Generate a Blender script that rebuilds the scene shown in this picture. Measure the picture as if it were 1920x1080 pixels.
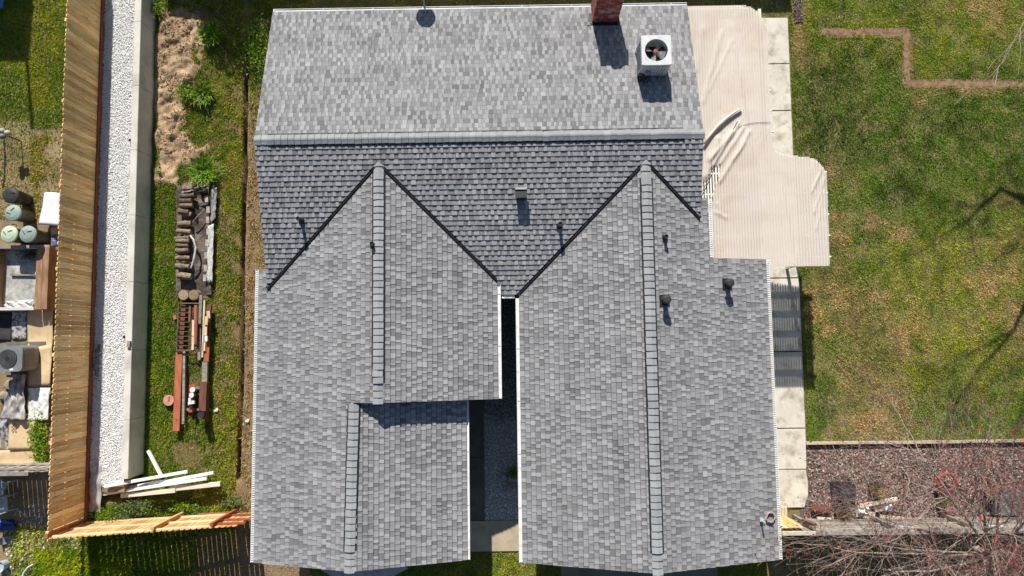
import bpy, math, random
import numpy as np
from mathutils import Vector, Matrix, Euler
random.seed(7); rng = np.random.default_rng(11)
scene = bpy.context.scene
for o in list(bpy.data.objects): bpy.data.objects.remove(o)
col = scene.collection
# ---------------------------------------------------------------- camera
F_PX, CAM_H = 1286.526, 21.2237
R_CAM = (Matrix.Rotation(math.radians(4.23944891), 3, 'Z') @ Matrix.Rotation(math.radians(4.77117462), 3, 'X')
         @ Matrix.Rotation(math.radians(-5.00175644), 3, 'Z'))
cd = bpy.data.cameras.new('camera'); cam = bpy.data.objects.new('camera', cd); col.objects.link(cam)
cd.sensor_width = 36; cd.lens = F_PX / 1920 * 36; cd.clip_end = 600; cd.clip_start = .1
cam.location = (0, 0, CAM_H); cam.rotation_euler = R_CAM.to_euler()
scene.camera = cam
# ---------------------------------------------------------------- sky and sun
SUN_DIR = Vector((-.19, 1.45, 1)).normalized()      # towards the sun
el = math.asin(SUN_DIR.z); az = math.atan2(SUN_DIR.x, SUN_DIR.y)
w = bpy.data.worlds.new('World'); scene.world = w; w.use_nodes = True
nt = w.node_tree; bg = nt.nodes['Background']
sk = nt.nodes.new('ShaderNodeTexSky'); sk.sky_type = 'NISHITA'; sk.sun_disc = False
sk.sun_elevation = el; sk.sun_rotation = az
sk.air_density = 1.0; sk.dust_density = .6; sk.ozone_density = 1.0
nt.links.new(sk.outputs[0], bg.inputs[0]); bg.inputs[1].default_value = .065
sd = bpy.data.lights.new('sun', 'SUN'); sd.energy = 4.8; sd.angle = math.radians(.53); sd.color = (1, .95, .87)
so = bpy.data.objects.new('sun', sd); col.objects.link(so); so.location = (-6, 30, 30)
so.rotation_euler = SUN_DIR.to_track_quat('Z', 'Y').to_euler()
vs = scene.view_settings; vs.view_transform = 'Standard'; vs.look = 'None'; vs.exposure = 0.52; vs.gamma = 1
vs.use_curve_mapping = False
scene.render.resolution_x = 1024; scene.render.resolution_y = 576

# ---------------------------------------------------------------- survey helpers (photo point -> point of the place at a known height)
C0 = Vector((0, 0, CAM_H))
def ray(x, y): return R_CAM @ Vector(((x - 960) / F_PX, (540 - y) / F_PX, -1))
def at(x, y, z=0.0):
    r = ray(x, y); return C0 + r * ((z - CAM_H) / r.z)
def onplane(x, y, n, d):
    r = ray(x, y); n = Vector(n); return C0 + r * ((d - n.dot(C0)) / n.dot(r))
RT = np.array(R_CAM.transposed())
def pix(P):
    q = (np.asarray(P, float) - np.array([0, 0, CAM_H])) @ RT.T
    return np.stack([960 + F_PX * q[:, 0] / -q[:, 2], 540 - F_PX * q[:, 1] / -q[:, 2]], 1)

# ---------------------------------------------------------------- noise in numpy
_perm = np.random.default_rng(5).random((256, 256))
def vnoise(x, y, s=1.0, o=0):
    x = np.asarray(x) * s + o * 17.3; y = np.asarray(y) * s + o * 9.7
    xi = np.floor(x).astype(int); yi = np.floor(y).astype(int); fx = x - xi; fy = y - yi
    fx = fx * fx * (3 - 2 * fx); fy = fy * fy * (3 - 2 * fy)
    g = lambda a, b: _perm[a & 255, b & 255]
    return (g(xi, yi) * (1 - fx) + g(xi + 1, yi) * fx) * (1 - fy) + (g(xi, yi + 1) * (1 - fx) + g(xi + 1, yi + 1) * fx) * fy
def fbm(x, y, s=1.0, n=4, o=0):
    t = 0; a = .5; tot = 0
    for i in range(n): t = t + a * vnoise(x, y, s * 2 ** i, o + i * 3); tot += a; a *= .5
    return t / tot
def inpoly(P, poly):
    x, y = P[:, 0], P[:, 1]; c = np.zeros(len(P), bool); n = len(poly)
    for i in range(n):
        x1, y1 = poly[i]; x2, y2 = poly[i - 1]
        if y1 == y2: continue
        c ^= ((y1 > y) != (y2 > y)) & (x < (x2 - x1) * (y - y1) / (y2 - y1) + x1)
    return c
def segdist(P, a, b):
    a = np.array(a, float); b = np.array(b, float); d = b - a
    t = np.clip(((P - a) @ d) / (d @ d), 0, 1); return np.linalg.norm(P - (a + t[:, None] * d), axis=1)
def smooth(x, a, b):
    t = np.clip((x - a) / (b - a), 0, 1); return t * t * (3 - 2 * t)

# ---------------------------------------------------------------- materials
MATS = {}
def mat(name, c1, c2=None, scale=6.0, c3=None, rough=.85, bump=0.0, bscale=None, orand=0.0, stretch=None, attr=None,
        fine=0.0, fscale=60.0, metal=0.0, spec=.3, knots=0.0, stain=None, sscale=1.2, alpha=1.0, trans=0.0, lo=.35, hi=.65, bdist=.02):
    if name in MATS: return MATS[name]
    m = bpy.data.materials.new(name); m.use_nodes = True; MATS[name] = m
    nt = m.node_tree; N = nt.nodes; L = nt.links; b = N['Principled BSDF']
    b.inputs['Roughness'].default_value = rough; b.inputs['Metallic'].default_value = metal
    b.inputs['Specular IOR Level'].default_value = spec
    geo = N.new('ShaderNodeNewGeometry'); pos = geo.outputs['Position']
    if stretch:
        mp = N.new('ShaderNodeVectorMath'); mp.operation = 'MULTIPLY'; mp.inputs[1].default_value = stretch
        L.new(pos, mp.inputs[0]); spos = mp.outputs[0]
    else: spos = pos
    oi = N.new('ShaderNodeObjectInfo')
    c2 = c2 or c1
    nz = N.new('ShaderNodeTexNoise'); nz.inputs['Scale'].default_value = scale; nz.inputs['Detail'].default_value = 6
    if stretch and orand:      # every board its own grain
        ad = N.new('ShaderNodeVectorMath'); ad.operation = 'ADD'; mu = N.new('ShaderNodeMath'); mu.operation = 'MULTIPLY'; mu.inputs[1].default_value = 37
        L.new(oi.outputs['Random'], mu.inputs[0]); L.new(spos, ad.inputs[0]); L.new(mu.outputs[0], ad.inputs[1]); L.new(ad.outputs[0], nz.inputs['Vector'])
    else: L.new(spos, nz.inputs['Vector'])
    cr = N.new('ShaderNodeValToRGB'); e = cr.color_ramp.elements
    e[0].position = lo; e[1].position = hi; e[0].color = (*c1, 1); e[1].color = (*c2, 1)
    if c3: x = e.new((lo + hi) / 2); x.color = (*c3, 1)
    L.new(nz.outputs['Fac'], cr.inputs[0]); c = cr.outputs[0]
    def mul(c, v, rng=None):
        mx = N.new('ShaderNodeMix'); mx.data_type = 'RGBA'; mx.blend_type = 'MULTIPLY'; mx.inputs[0].default_value = 1
        L.new(c, mx.inputs[6]); L.new(v, mx.inputs[7]); return mx.outputs[2]
    def rngmap(v, a, bb, f0=0., f1=1.):
        mr = N.new('ShaderNodeMapRange'); mr.inputs[1].default_value = f0; mr.inputs[2].default_value = f1
        mr.inputs[3].default_value = a; mr.inputs[4].default_value = bb; L.new(v, mr.inputs[0]); return mr.outputs[0]
    if attr:
        at_ = N.new('ShaderNodeAttribute'); at_.attribute_name = attr; c = mul(c, at_.outputs['Color'])
    if orand: c = mul(c, rngmap(oi.outputs['Random'], 1 - orand, 1 + orand * .6))
    if fine:
        n2 = N.new('ShaderNodeTexNoise'); n2.inputs['Scale'].default_value = fscale; n2.inputs['Detail'].default_value = 3
        L.new(pos, n2.inputs['Vector']); c = mul(c, rngmap(n2.outputs['Fac'], 1 - fine, 1 + fine, .3, .7))
    if knots:
        vo = N.new('ShaderNodeTexVoronoi'); vo.inputs['Scale'].default_value = knots; L.new(pos, vo.inputs['Vector'])
        mx = N.new('ShaderNodeMix'); mx.data_type = 'RGBA'; L.new(rngmap(vo.outputs['Distance'], .75, 0, .06, .17), mx.inputs[0])
        L.new(c, mx.inputs[6]); mx.inputs[7].default_value = (.1, .045, .015, 1); c = mx.outputs[2]
    if stain:
        n3 = N.new('ShaderNodeTexNoise'); n3.inputs['Scale'].default_value = sscale; n3.inputs['Detail'].default_value = 5; n3.inputs['Roughness'].default_value = .65
        L.new(pos, n3.inputs['Vector'])
        mx = N.new('ShaderNodeMix'); mx.data_type = 'RGBA'; L.new(rngmap(n3.outputs['Fac'], 0, .85, .5, .72), mx.inputs[0])
        L.new(c, mx.inputs[6]); mx.inputs[7].default_value = (*stain, 1); c = mx.outputs[2]
    L.new(c, b.inputs['Base Color'])
    if bump:
        n4 = N.new('ShaderNodeTexNoise'); n4.inputs['Scale'].default_value = bscale or scale * 4; n4.inputs['Detail'].default_value = 4
        L.new(spos, n4.inputs['Vector']); bp = N.new('ShaderNodeBump'); bp.inputs['Strength'].default_value = bump; bp.inputs['Distance'].default_value = bdist
        L.new(n4.outputs['Fac'], bp.inputs['Height']); L.new(bp.outputs[0], b.inputs['Normal'])
    out = N['Material Output']
    if trans:
        tr = N.new('ShaderNodeBsdfTranslucent'); L.new(c, tr.inputs[0]); ms = N.new('ShaderNodeMixShader'); ms.inputs[0].default_value = trans
        L.new(b.outputs[0], ms.inputs[1]); L.new(tr.outputs[0], ms.inputs[2]); L.new(ms.outputs[0], out.inputs[0])
    if alpha < 1:
        src = out.inputs[0].links[0].from_socket
        tp = N.new('ShaderNodeBsdfTransparent'); ms = N.new('ShaderNodeMixShader'); ms.inputs[0].default_value = alpha
        L.new(tp.outputs[0], ms.inputs[1]); L.new(src, ms.inputs[2]); L.new(ms.outputs[0], out.inputs[0])
    return m

# ---------------------------------------------------------------- mesh builder
class MB:
    def __init__(s): s.v = []; s.f = []; s.c = []
    def face(s, pts, c=None):
        n = len(s.v); s.v += [tuple(p) for p in pts]; s.f.append(tuple(range(n, n + len(pts)))); s.c.append(c)
    def add(s, V, Fc, c=None):
        n = len(s.v); s.v += [tuple(p) for p in V]; s.f += [tuple(i + n for i in f) for f in Fc]; s.c += [c] * len(Fc); return s
    def hexa(s, b, t, c=None):     # bottom ring, top ring (counter-clockwise from above)
        n = len(b); V = list(b) + list(t); Fc = [tuple(reversed(range(n))), tuple(range(n, 2 * n))]
        for i in range(n): j = (i + 1) % n; Fc.append((i, j, n + j, n + i))
        return s.add(V, Fc, c)
    def box(s, x0, y0, z0, x1, y1, z1, c=None):
        P = [(x0, y0), (x1, y0), (x1, y1), (x0, y1)]
        return s.hexa([(*p, z0) for p in P], [(*p, z1) for p in P], c)
    def obox(s, ctr, sx, sy, sz, rz=0, rx=0, ry=0, c=None):
        M = Matrix.Translation(ctr) @ Euler((rx, ry, rz)).to_matrix().to_4x4()
        P = [(-1, -1), (1, -1), (1, 1), (-1, 1)]
        return s.hexa([M @ Vector((a * sx / 2, b * sy / 2, -sz / 2)) for a, b in P], [M @ Vector((a * sx / 2, b * sy / 2, sz / 2)) for a, b in P], c)
    def beam(s, p0, p1, w, h, up=(0, 0, 1), c=None):
        p0 = Vector(p0); p1 = Vector(p1); d = (p1 - p0).normalized(); u = Vector(up)
        sd = d.cross(u).normalized() * (w / 2); u = sd.cross(d).normalized() * (h / 2)
        a = [p0 - sd - u, p0 + sd - u, p0 + sd + u, p0 - sd + u]; b = [q + (p1 - p0) for q in a]
        return s.hexa(b, a, c)
    def tube(s, path, rad, n=8, cap=True, c=None):
        path = [Vector(p) for p in path]; k = len(path)
        if not hasattr(rad, '__len__'): rad = [rad] * k
        base = len(s.v); ref = None
        for i, p in enumerate(path):
            d = (path[min(i + 1, k - 1)] - path[max(i - 1, 0)]).normalized()
            if ref is None: ref = d.orthogonal().normalized()
            ref = (ref - d * ref.dot(d))
            ref = ref.normalized() if ref.length > 1e-6 else d.orthogonal().normalized()
            q = d.cross(ref)
            for j in range(n):
                a = 2 * math.pi * j / n; s.v.append(tuple(p + (ref * math.cos(a) + q * math.sin(a)) * rad[i]))
        for i in range(k - 1):
            for j in range(n):
                a = base + i * n + j; b = base + i * n + (j + 1) % n; s.f.append((a, b, b + n, a + n)); s.c.append(c)
        if cap:
            s.f.append(tuple(reversed(range(base, base + n)))); s.f.append(tuple(range(base + (k - 1) * n, base + k * n))); s.c += [c, c]
        return s
    def lathe(s, ctr, prof, n=20, c=None, M=None):
        ctr = Vector(ctr); base = len(s.v); M = M or Matrix.Identity(3)
        for r, z in prof:
            for j in range(n): a = 2 * math.pi * j / n; s.v.append(tuple(ctr + M @ Vector((r * math.cos(a), r * math.sin(a), z))))
        for i in range(len(prof) - 1):
            for j in range(n):
                a = base + i * n + j; b = base + i * n + (j + 1) % n; s.f.append((a, b, b + n, a + n)); s.c.append(c)
        s.f.append(tuple(reversed(range(base, base + n)))); s.f.append(tuple(range(base + (len(prof) - 1) * n, base + len(prof) * n))); s.c += [c, c]
        return s
    def grid(s, G, c=None):        # G[i][j] points
        ny, nx = len(G), len(G[0]); n = len(s.v)
        for r in G: s.v += [tuple(p) for p in r]
        for i in range(ny - 1):
            for j in range(nx - 1): a = n + i * nx + j; s.f.append((a, a + 1, a + nx + 1, a + nx)); s.c.append(c)
        return s
    def sheet(s, quad, nu, nv, fn, c=None):   # bilinear quad of 4 points with an offset fn(u,v)->z
        q = [Vector(p) for p in quad]
        return s.grid([[(q[0] * (1 - u) + q[1] * u) * (1 - v) + (q[3] * (1 - u) + q[2] * u) * v + Vector((0, 0, fn(u, v)))
                        for u in [i / nu for i in range(nu + 1)]] for v in [j / nv for j in range(nv + 1)]], c)
    def mesh(s, name, m, smooth_=False):
        me = bpy.data.meshes.new(name); me.from_pydata(s.v, [], s.f)
        if any(x is not None for x in s.c):
            a = me.attributes.new('tone', 'FLOAT_COLOR', 'FACE')
            a.data.foreach_set('color', np.array([(x if hasattr(x, '__len__') else (x, x, x)) + ((1,) if True else ()) if hasattr(x, '__len__') else (x if x is not None else 1,) * 3 + (1,) for x in s.c], np.float32).ravel())
        if smooth_: me.polygons.foreach_set('use_smooth', [True] * len(me.polygons))
        me.materials.append(m); me.update(); return me
    def build(s, name, m, parent=None, smooth_=False): return link(name, s.mesh(name, m, smooth_), parent)
WO = {}
def link(name, me, parent=None, loc=(0, 0, 0), rot=None):
    o = bpy.data.objects.new(name, me); col.objects.link(o); loc = Vector(loc); WO[o.name] = loc
    if rot: o.rotation_euler = rot
    if parent: o.parent = parent; o.location = loc - WO[parent.name]
    else: o.location = loc
    return o
def tag(o, label, cat, group=None):
    o['label'] = label; o['category'] = cat
    if group: o['group'] = group
    return o
def thing(name, loc, label, cat, group=None):
    o = bpy.data.objects.new(name, None); col.objects.link(o); o.location = loc; o.empty_display_size = .2; WO[o.name] = Vector(loc)
    return tag(o, label, cat, group)
def struct(o): o['kind'] = 'structure'; return o
def stuff(o): o['kind'] = 'stuff'; return o
def bulk(name, V, Fidx, m, colors=None, parent=None):     # V (n,3), Fidx (m,3) triangles, per-triangle colours
    me = bpy.data.meshes.new(name); nv, nf = len(V), len(Fidx)
    me.vertices.add(nv); me.vertices.foreach_set('co', np.asarray(V, np.float32).ravel())
    me.loops.add(nf * 3); me.loops.foreach_set('vertex_index', np.asarray(Fidx, np.int32).ravel())
    me.polygons.add(nf); me.polygons.foreach_set('loop_start', np.arange(0, nf * 3, 3, dtype=np.int32))
    me.update(calc_edges=True)
    if colors is not None:
        a = me.attributes.new('tone', 'FLOAT_COLOR', 'FACE'); a.data.foreach_set('color', np.concatenate([colors, np.ones((nf, 1))], 1).astype(np.float32).ravel())
    me.materials.append(m); return link(name, me, parent)
ORD = ['first', 'second', 'third', 'fourth', 'fifth', 'sixth', 'seventh', 'eighth', 'ninth', 'tenth', 'eleventh', 'twelfth', 'thirteenth', 'fourteenth', 'fifteenth', 'sixteenth']
# ================================================================= SETTING
ZN = .70                                     # level of the neighbour's ground and the gravel strip
m_earth = mat('earth', (.12, .085, .05), (.19, .14, .085), scale=1.2, fine=.3, fscale=30, bump=.8, bscale=20, rough=.97, spec=.1)
m_ground_c = mat('ground_mix', (.85, .85, .85), (1.1, 1.1, 1.1), scale=9, attr='tone', fine=.35, fscale=45, bump=1.0, bscale=38, bdist=.03, rough=.97, spec=.1)
m_conc = mat('concrete_pale', (.57, .53, .45), (.68, .64, .55), scale=1.6, fine=.12, fscale=70, rough=.9, bump=.25, bscale=50, stain=(.26, .22, .15), sscale=2.6)
m_concw = mat('wall_concrete', (.58, .56, .50), (.68, .66, .60), scale=1.4, fine=.1, fscale=50, rough=.9, bump=.2, bscale=40, stain=(.42, .40, .35), sscale=1.5)
m_blade = mat('grass_blade', (.95, .95, .95), (1.25, 1.25, 1.25), scale=3, attr='tone', rough=.75, spec=.2, trans=.3)
m_stone = mat('stone_chip', (.9, .9, .9), (1.1, 1.1, 1.1), scale=30, attr='tone', rough=.85, spec=.25)
m_leaf = mat('leaf', (.8, .8, .8), (1.2, 1.2, 1.2), scale=14, attr='tone', rough=.6, spec=.3, trans=.25)

mb = MB(); mb.box(-220, -220, -.6, 220, 220, -.32); struct(mb.build('ground', m_earth))
def tri_ids(n, tris, k): return (np.array(tris)[None] + (np.arange(n) * k)[:, None, None]).reshape(-1, 3)
def stones(name, C, r, colors, m=None, flat=.65, parent=None):
    n = len(C); a = rng.random(n) * 6.283; s = r[:, None] * rng.uniform(.65, 1.25, (n, 3)); s[:, 2] *= flat
    B = np.array([[1, 0, 0], [0, 1, 0], [-1, 0, 0], [0, -1, 0], [0, 0, 1], [0, 0, -1]], float)
    V = B[None] * s[:, None, :] + rng.normal(0, .18, (n, 6, 3)) * r[:, None, None]
    ca, sa = np.cos(a)[:, None], np.sin(a)[:, None]; X = V[..., 0] * ca - V[..., 1] * sa; Y = V[..., 0] * sa + V[..., 1] * ca
    V = np.stack([X, Y, V[..., 2]], -1) + C[:, None, :]
    T = [(0, 1, 4), (1, 2, 4), (2, 3, 4), (3, 0, 4), (1, 0, 5), (2, 1, 5), (3, 2, 5), (0, 3, 5)]
    return stuff(bulk(name, V.reshape(-1, 3), tri_ids(n, T, 6), m or m_stone, np.repeat(colors, 8, 0), parent))
def blades(name, P, h, colors, w=.014, lean=.7, m=None, parent=None):
    n = len(P); a = rng.random(n) * 6.283; b = rng.random(n) * 6.283; l = rng.random(n) * lean
    wd = np.stack([np.cos(a), np.sin(a), np.zeros(n)], 1) * (w * rng.uniform(.6, 1.4, n))[:, None]
    tip = P + np.stack([np.cos(b) * l, np.sin(b) * l, 1 - .45 * l], 1) * h[:, None]
    V = np.stack([P - wd, P + wd, tip], 1).reshape(-1, 3)
    o = bulk(name, V, np.arange(3 * n).reshape(-1, 3), m or m_blade, colors, parent); return stuff(o)
def leafquads(P, size, colors, up=.6):
    n = len(P); N_ = rng.normal(0, 1, (n, 3)); N_[:, 2] = np.abs(N_[:, 2]) + up; N_ /= np.linalg.norm(N_, axis=1)[:, None]
    t = np.cross(N_, rng.normal(0, 1, (n, 3))); t /= np.linalg.norm(t, axis=1)[:, None]; b = np.cross(N_, t)
    s = size[:, None]; V = np.stack([P - t * s, P + b * s * .45, P + t * s, P - b * s * .45], 1).reshape(-1, 3)
    return V, tri_ids(n, [(0, 1, 2), (0, 2, 3)], 4), np.repeat(colors, 2, 0)
GREEN_D, GREEN_M, LIME, STRAW, BROWN, SAND, SOIL, LUSH = [np.array(c) for c in
    ((.055, .115, .01), (.14, .255, .014), (.38, .42, .02), (.62, .46, .2), (.34, .22, .11), (.44, .31, .19), (.2, .135, .085), (.18, .295, .012))]
def lerp(a, b, t): return a * (1 - t[:, None]) + b * t[:, None]
def blob(Q, L, X, Y, col_c, C):
    for (px, py, rx, ry, s) in L:
        d = ((Q[:, 0] - px) / rx) ** 2 + ((Q[:, 1] - py) / ry) ** 2
        t = np.clip(1.5 * s * np.exp(-d) * (smooth(fbm(X, Y, 2.6, 4, 4 + int(px) % 7), .36, .6) * 1.1 + .15), 0, 1); C = lerp(C, col_c, t)
    return C

# --- yard of the house (right side, under and around it)
mb = MB(); mb.box(-6.35, -22, -.3, 30, 26, -.012); struct(mb.build('yard', mat('yard_soil', (.12, .11, .04), (.24, .19, .09), scale=2.0, fine=.4, fscale=40, bump=.9, bscale=25, rough=.97, spec=.1)))
# --- lawn on the right
def lawn_field(X, Y):
    P = np.stack([X, Y, np.zeros_like(X)], 1); Q = pix(P); n1 = fbm(X, Y, .9, 4, 1); n2 = fbm(X, Y, 3.5, 3, 2)
    C = lerp(GREEN_D * 1.5, GREEN_M * 1.35, smooth(n1 * .6 + n2 * .4, .3, .62))
    C = lerp(C, STRAW * .8, .22 * smooth(n2, .52, .75))
    C = blob(Q, [(1580, 60, 130, 60, .5), (1800, 60, 130, 70, .45), (1740, 540, 70, 80, .95), (1800, 620, 110, 90, .6), (1640, 540, 80, 60, .4), (1690, 700, 70, 40, .5), (1530, 340, 26, 30, .5), (1730, 110, 60, 30, .5),
                 (1890, 480, 60, 120, .4), (1880, 700, 60, 60, .5), (1500, 20, 40, 20, .8), (1510, 260, 20, 60, .4), (1860, 40, 60, 60, .4), (1740, 480, 60, 40, .8)], X, Y, LIME, C)
    C = blob(Q, [(1570, 325, 30, 26, .9), (1575, 425, 26, 40, .8), (1645, 415, 36, 16, .9), (1690, 440, 30, 12, .8), (1550, 570, 50, 40, .9), (1660, 580, 60, 40, .8), (1700, 640, 50, 40, .7), (1560, 620, 40, 40, .6),
                 (1650, 770, 70, 45, 1.0), (1560, 690, 26, 20, .7), (1850, 540, 50, 110, .55), (1910, 560, 30, 90, .7), (1495, 60, 14, 60, .6), (1505, 105, 14, 30, .7), (1850, 20, 90, 40, .5), (1600, 710, 50, 50, .4), (1630, 840, 80, 30, .7), (1800, 170, 90, 14, .4), (1720, 190, 25, 15, .5)], X, Y, STRAW, C)
    C = blob(Q, [(1560, 480, 40, 40, .5), (1600, 590, 40, 30, .5), (1640, 690, 80, 60, .35), (1880, 380, 40, 20, .4)], X, Y, BROWN, C)
    C = blob(Q, [(1540, 200, 60, 110, .6), (1630, 130, 60, 60, .5), (1600, 250, 120, 60, .5), (1750, 250, 150, 60, .45), (1700, 370, 70, 40, .4)], X, Y, GREEN_D * 1.1, C)
    return C, Q
n = 620000; X = rng.uniform(8.0, 21, n); Y = rng.uniform(-4.1, 14, n); C, Q = lawn_field(X, Y)
PATH_E = [(-80, 1473), (32, 1477), (290, 1487), (500, 1497), (800, 1510), (900, 1513), (960, 1510)]
edge = np.interp(Q[:, 1], [p[0] for p in PATH_E], [p[1] for p in PATH_E])
dirt = np.minimum.reduce([segdist(Q, (1548, 58), (1700, 59)), segdist(Q, (1699, 60), (1702, 156)), segdist(Q, (1700, 155), (1990, 158))]) + 9 * (fbm(X, Y, 5, 3, 8) - .5)
strip = segdist(Q, (1495, -60), (1494, 40))
keep = (Q[:, 0] > edge + 2) & (dirt > 6.0) & (Q[:, 1] < 829) & (strip > 8) & (rng.random(n) < .55 + .45 * smooth(fbm(X, Y, 2.2, 3, 6), .3, .55)) & (Q[:, 0] < 2120) & (Q[:, 1] > -160)
P = np.stack([X, Y, np.full(n, -.012)], 1)[keep]; C = C[keep] * rng.uniform(.6, 1.45, (keep.sum(), 1)) * (1 + rng.normal(0, .08, (keep.sum(), 3)))
cl = fbm(P[:, 0], P[:, 1], 5, 2, 12); blades('lawn_grass', P, rng.uniform(.03, .075, len(P)) * (.55 + .9 * cl), np.clip(C, .005, 1), w=.011, lean=1.2)
bpy.data.objects['lawn_grass']['label'] = 'mown patchy green lawn right of the house'
bpy.data.objects['lawn_grass']['category'] = 'grass'
# bare zigzag trench line in the lawn
def flatpoly(name, pxs, z, m, th=.03):
    mb = MB(); p = [at(x, y, z) for x, y in pxs]
    if sum((p[i - 1].x * p[i].y - p[i].x * p[i - 1].y) for i in range(len(p))) < 0: p = p[::-1]
    mb.hexa([(q.x, q.y, z - th) for q in p], [(q.x, q.y, z) for q in p]); return mb.build(name, m)
m_bare = mat('bare_soil', (.18, .11, .065), (.33, .215, .13), scale=7, fine=.35, fscale=60, bump=.9, bscale=45, rough=.97, spec=.1)
struct(flatpoly('bare_path', [(1536, 54), (1700, 51), (1711, 58), (1714, 148), (2020, 147), (2020, 170), (1692, 164), (1689, 71), (1560, 72), (1538, 66)], -.004, m_bare))
# --- concrete path
path = struct(thing('path', at(1470, 600), 'x', 'x')); del path['label']; del path['category']
jy = [32, 119, 207, 300, 410, 521, 659, 803, 880]
def slab(y0, y1, first=False):
    e0 = np.interp(y0, [p[0] for p in PATH_E], [p[1] for p in PATH_E]); e1 = np.interp(y1, [p[0] for p in PATH_E], [p[1] for p in PATH_E])
    q = [at(e0, y0 + 1, .05), at(e1, y1 - 1, .05)]; x0 = 6.55; p = [(x0, q[1].y), (q[1].x, q[1].y), (q[0].x, q[0].y), (x0, q[0].y)]
    mb = MB(); b = [(a + (.012 if a < 7 else -.012), c_, .0) for a, c_ in p]; mb.hexa([(a, c_, -.1) for a, c_ in p], [(a, c_, .044) for a, c_ in p])
    c0 = sum(a for a, _ in p) / 4; d0 = sum(c_ for _, c_ in p) / 4
    mb.hexa([(a, c_, .044) for a, c_ in p], [(c0 + (a - c0) * .99, d0 + (c_ - d0) * .992, .05) for a, c_ in p]); mb.build('slab', m_conc, path)
for a, b in zip(jy[:-1], jy[1:]): slab(a, b)
pts = [(1511, 881), (1515, 905), (1515, 930), (1508, 951), (1440, 952), (1440, 881)]; p = [at(x, y, .05) for x, y in pts]; p = p[::-1]
mb = MB(); mb.hexa([(q.x, q.y, -.1) for q in p], [(q.x, q.y, .05) for q in p]); mb.build('slab', m_conc, path)
# --- notch between the wings: walk slabs, pebbles, front walk
walk = struct(thing('walkway', at(890, 900), 'x', 'x')); del walk['label']; del walk['category']
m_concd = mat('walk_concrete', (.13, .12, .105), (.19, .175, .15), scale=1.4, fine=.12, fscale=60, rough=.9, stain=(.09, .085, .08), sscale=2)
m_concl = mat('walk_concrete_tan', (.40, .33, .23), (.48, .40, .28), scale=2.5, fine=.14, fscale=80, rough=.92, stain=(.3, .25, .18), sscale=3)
xw0, xw1 = Xe2_ = -1.75, at(908, 900).x
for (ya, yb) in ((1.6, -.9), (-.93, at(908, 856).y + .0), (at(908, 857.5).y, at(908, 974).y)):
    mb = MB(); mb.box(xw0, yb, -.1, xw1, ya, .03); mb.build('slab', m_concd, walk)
mb = MB(); y0_, y1_ = at(940, 1033).y, at(940, 976).y; mb.box(-1.75, y0_, -.1, .38, y1_, .03); mb.build('slab', m_concl, walk)
n = 9000; X = rng.uniform(xw1 + .02, .38, n); Y = rng.uniform(y1_ + .02, 1.6, n); q = vnoise(X, Y, 1.2, 3); gmask = smooth(Y, -3.3, -2.0)
keep = rng.random(n) > .6 * gmask
cc = lerp(np.array([.7, .7, .71]), np.array([.9, .9, .9]), rng.random(n)) * rng.uniform(.6, 1.0, (n, 1))
bedp = MB(); bedp.box(xw1 + .005, y1_ + .005, -.1, .4, 1.6, .0); struct(bedp.build('pebble_bed', mat('pebble_base', (.3, .3, .31), (.48, .48, .49), scale=30, fine=.4, fscale=80, rough=.95)))
stones('pebbles', np.stack([X, Y, rng.uniform(0, .02, n)], 1)[keep], rng.uniform(.016, .034, n)[keep], cc[keep])
n = 9000; X = rng.uniform(xw1 + .02, .38, n); Y = rng.uniform(-2.6, 1.5, n); kk = rng.random(n) < smooth(Y + 1.2 * (fbm(X, Y, 2, 3, 3) - .5), -2.6, -1.6)
P = np.stack([X, Y, np.full(n, .005)], 1)[kk]; blades('moss', P, rng.uniform(.03, .06, len(P)), np.tile(GREEN_D * 1.1, (len(P), 1)) * rng.uniform(.6, 1.4, (len(P), 1)))
# --- driveway in front
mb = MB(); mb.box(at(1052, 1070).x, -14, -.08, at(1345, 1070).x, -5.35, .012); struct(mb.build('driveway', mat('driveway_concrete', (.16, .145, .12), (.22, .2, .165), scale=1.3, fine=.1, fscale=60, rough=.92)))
# --- front lawn
n = 130000; X = rng.uniform(-6.3, 7.4, n); Y = rng.uniform(-9.5, y0_ - .02, n); Q = pix(np.stack([X, Y, np.zeros(n)], 1))
dx0, dx1 = at(1052, 1070).x, at(1345, 1070).x
keep = ((X < dx0 - .02) | (X > dx1 + .02)) & (Y < y0_ - .1 * vnoise(X, Y, 5)) & (Q[:, 0] < 1440)
C = lerp(GREEN_M * 1.2, LIME * .95, smooth(fbm(X, Y, 3, 3, 1), .3, .7)); C = lerp(C, STRAW, .35 * smooth(fbm(X, Y, 5, 2, 9), .5, .8))[keep] * rng.uniform(.6, 1.4, (keep.sum(), 1))
P = np.stack([X, Y, np.full(n, -.01)], 1)[keep]; blades('front_lawn_grass', P, rng.uniform(.03, .075, len(P)), C, w=.012, lean=1.1)
# --- back yard strip behind the house
n = 90000; X = rng.uniform(-12, 9, n); Y = rng.uniform(9.2, 14, n); Q = pix(np.stack([X, Y, np.zeros(n)], 1))
keep = (X > -6.3) & (rng.random(n) < .75) & (Q[:, 0] < 1487)
C = lerp(GREEN_M, LIME, smooth(fbm(X, Y, 2, 3, 1), .35, .7))[keep] * rng.uniform(.6, 1.4, (keep.sum(), 1)); P = np.stack([X, Y, np.full(n, -.01)], 1)[keep]
blades('back_grass', P, rng.uniform(.03, .09, len(P)), C, w=.012)
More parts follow.
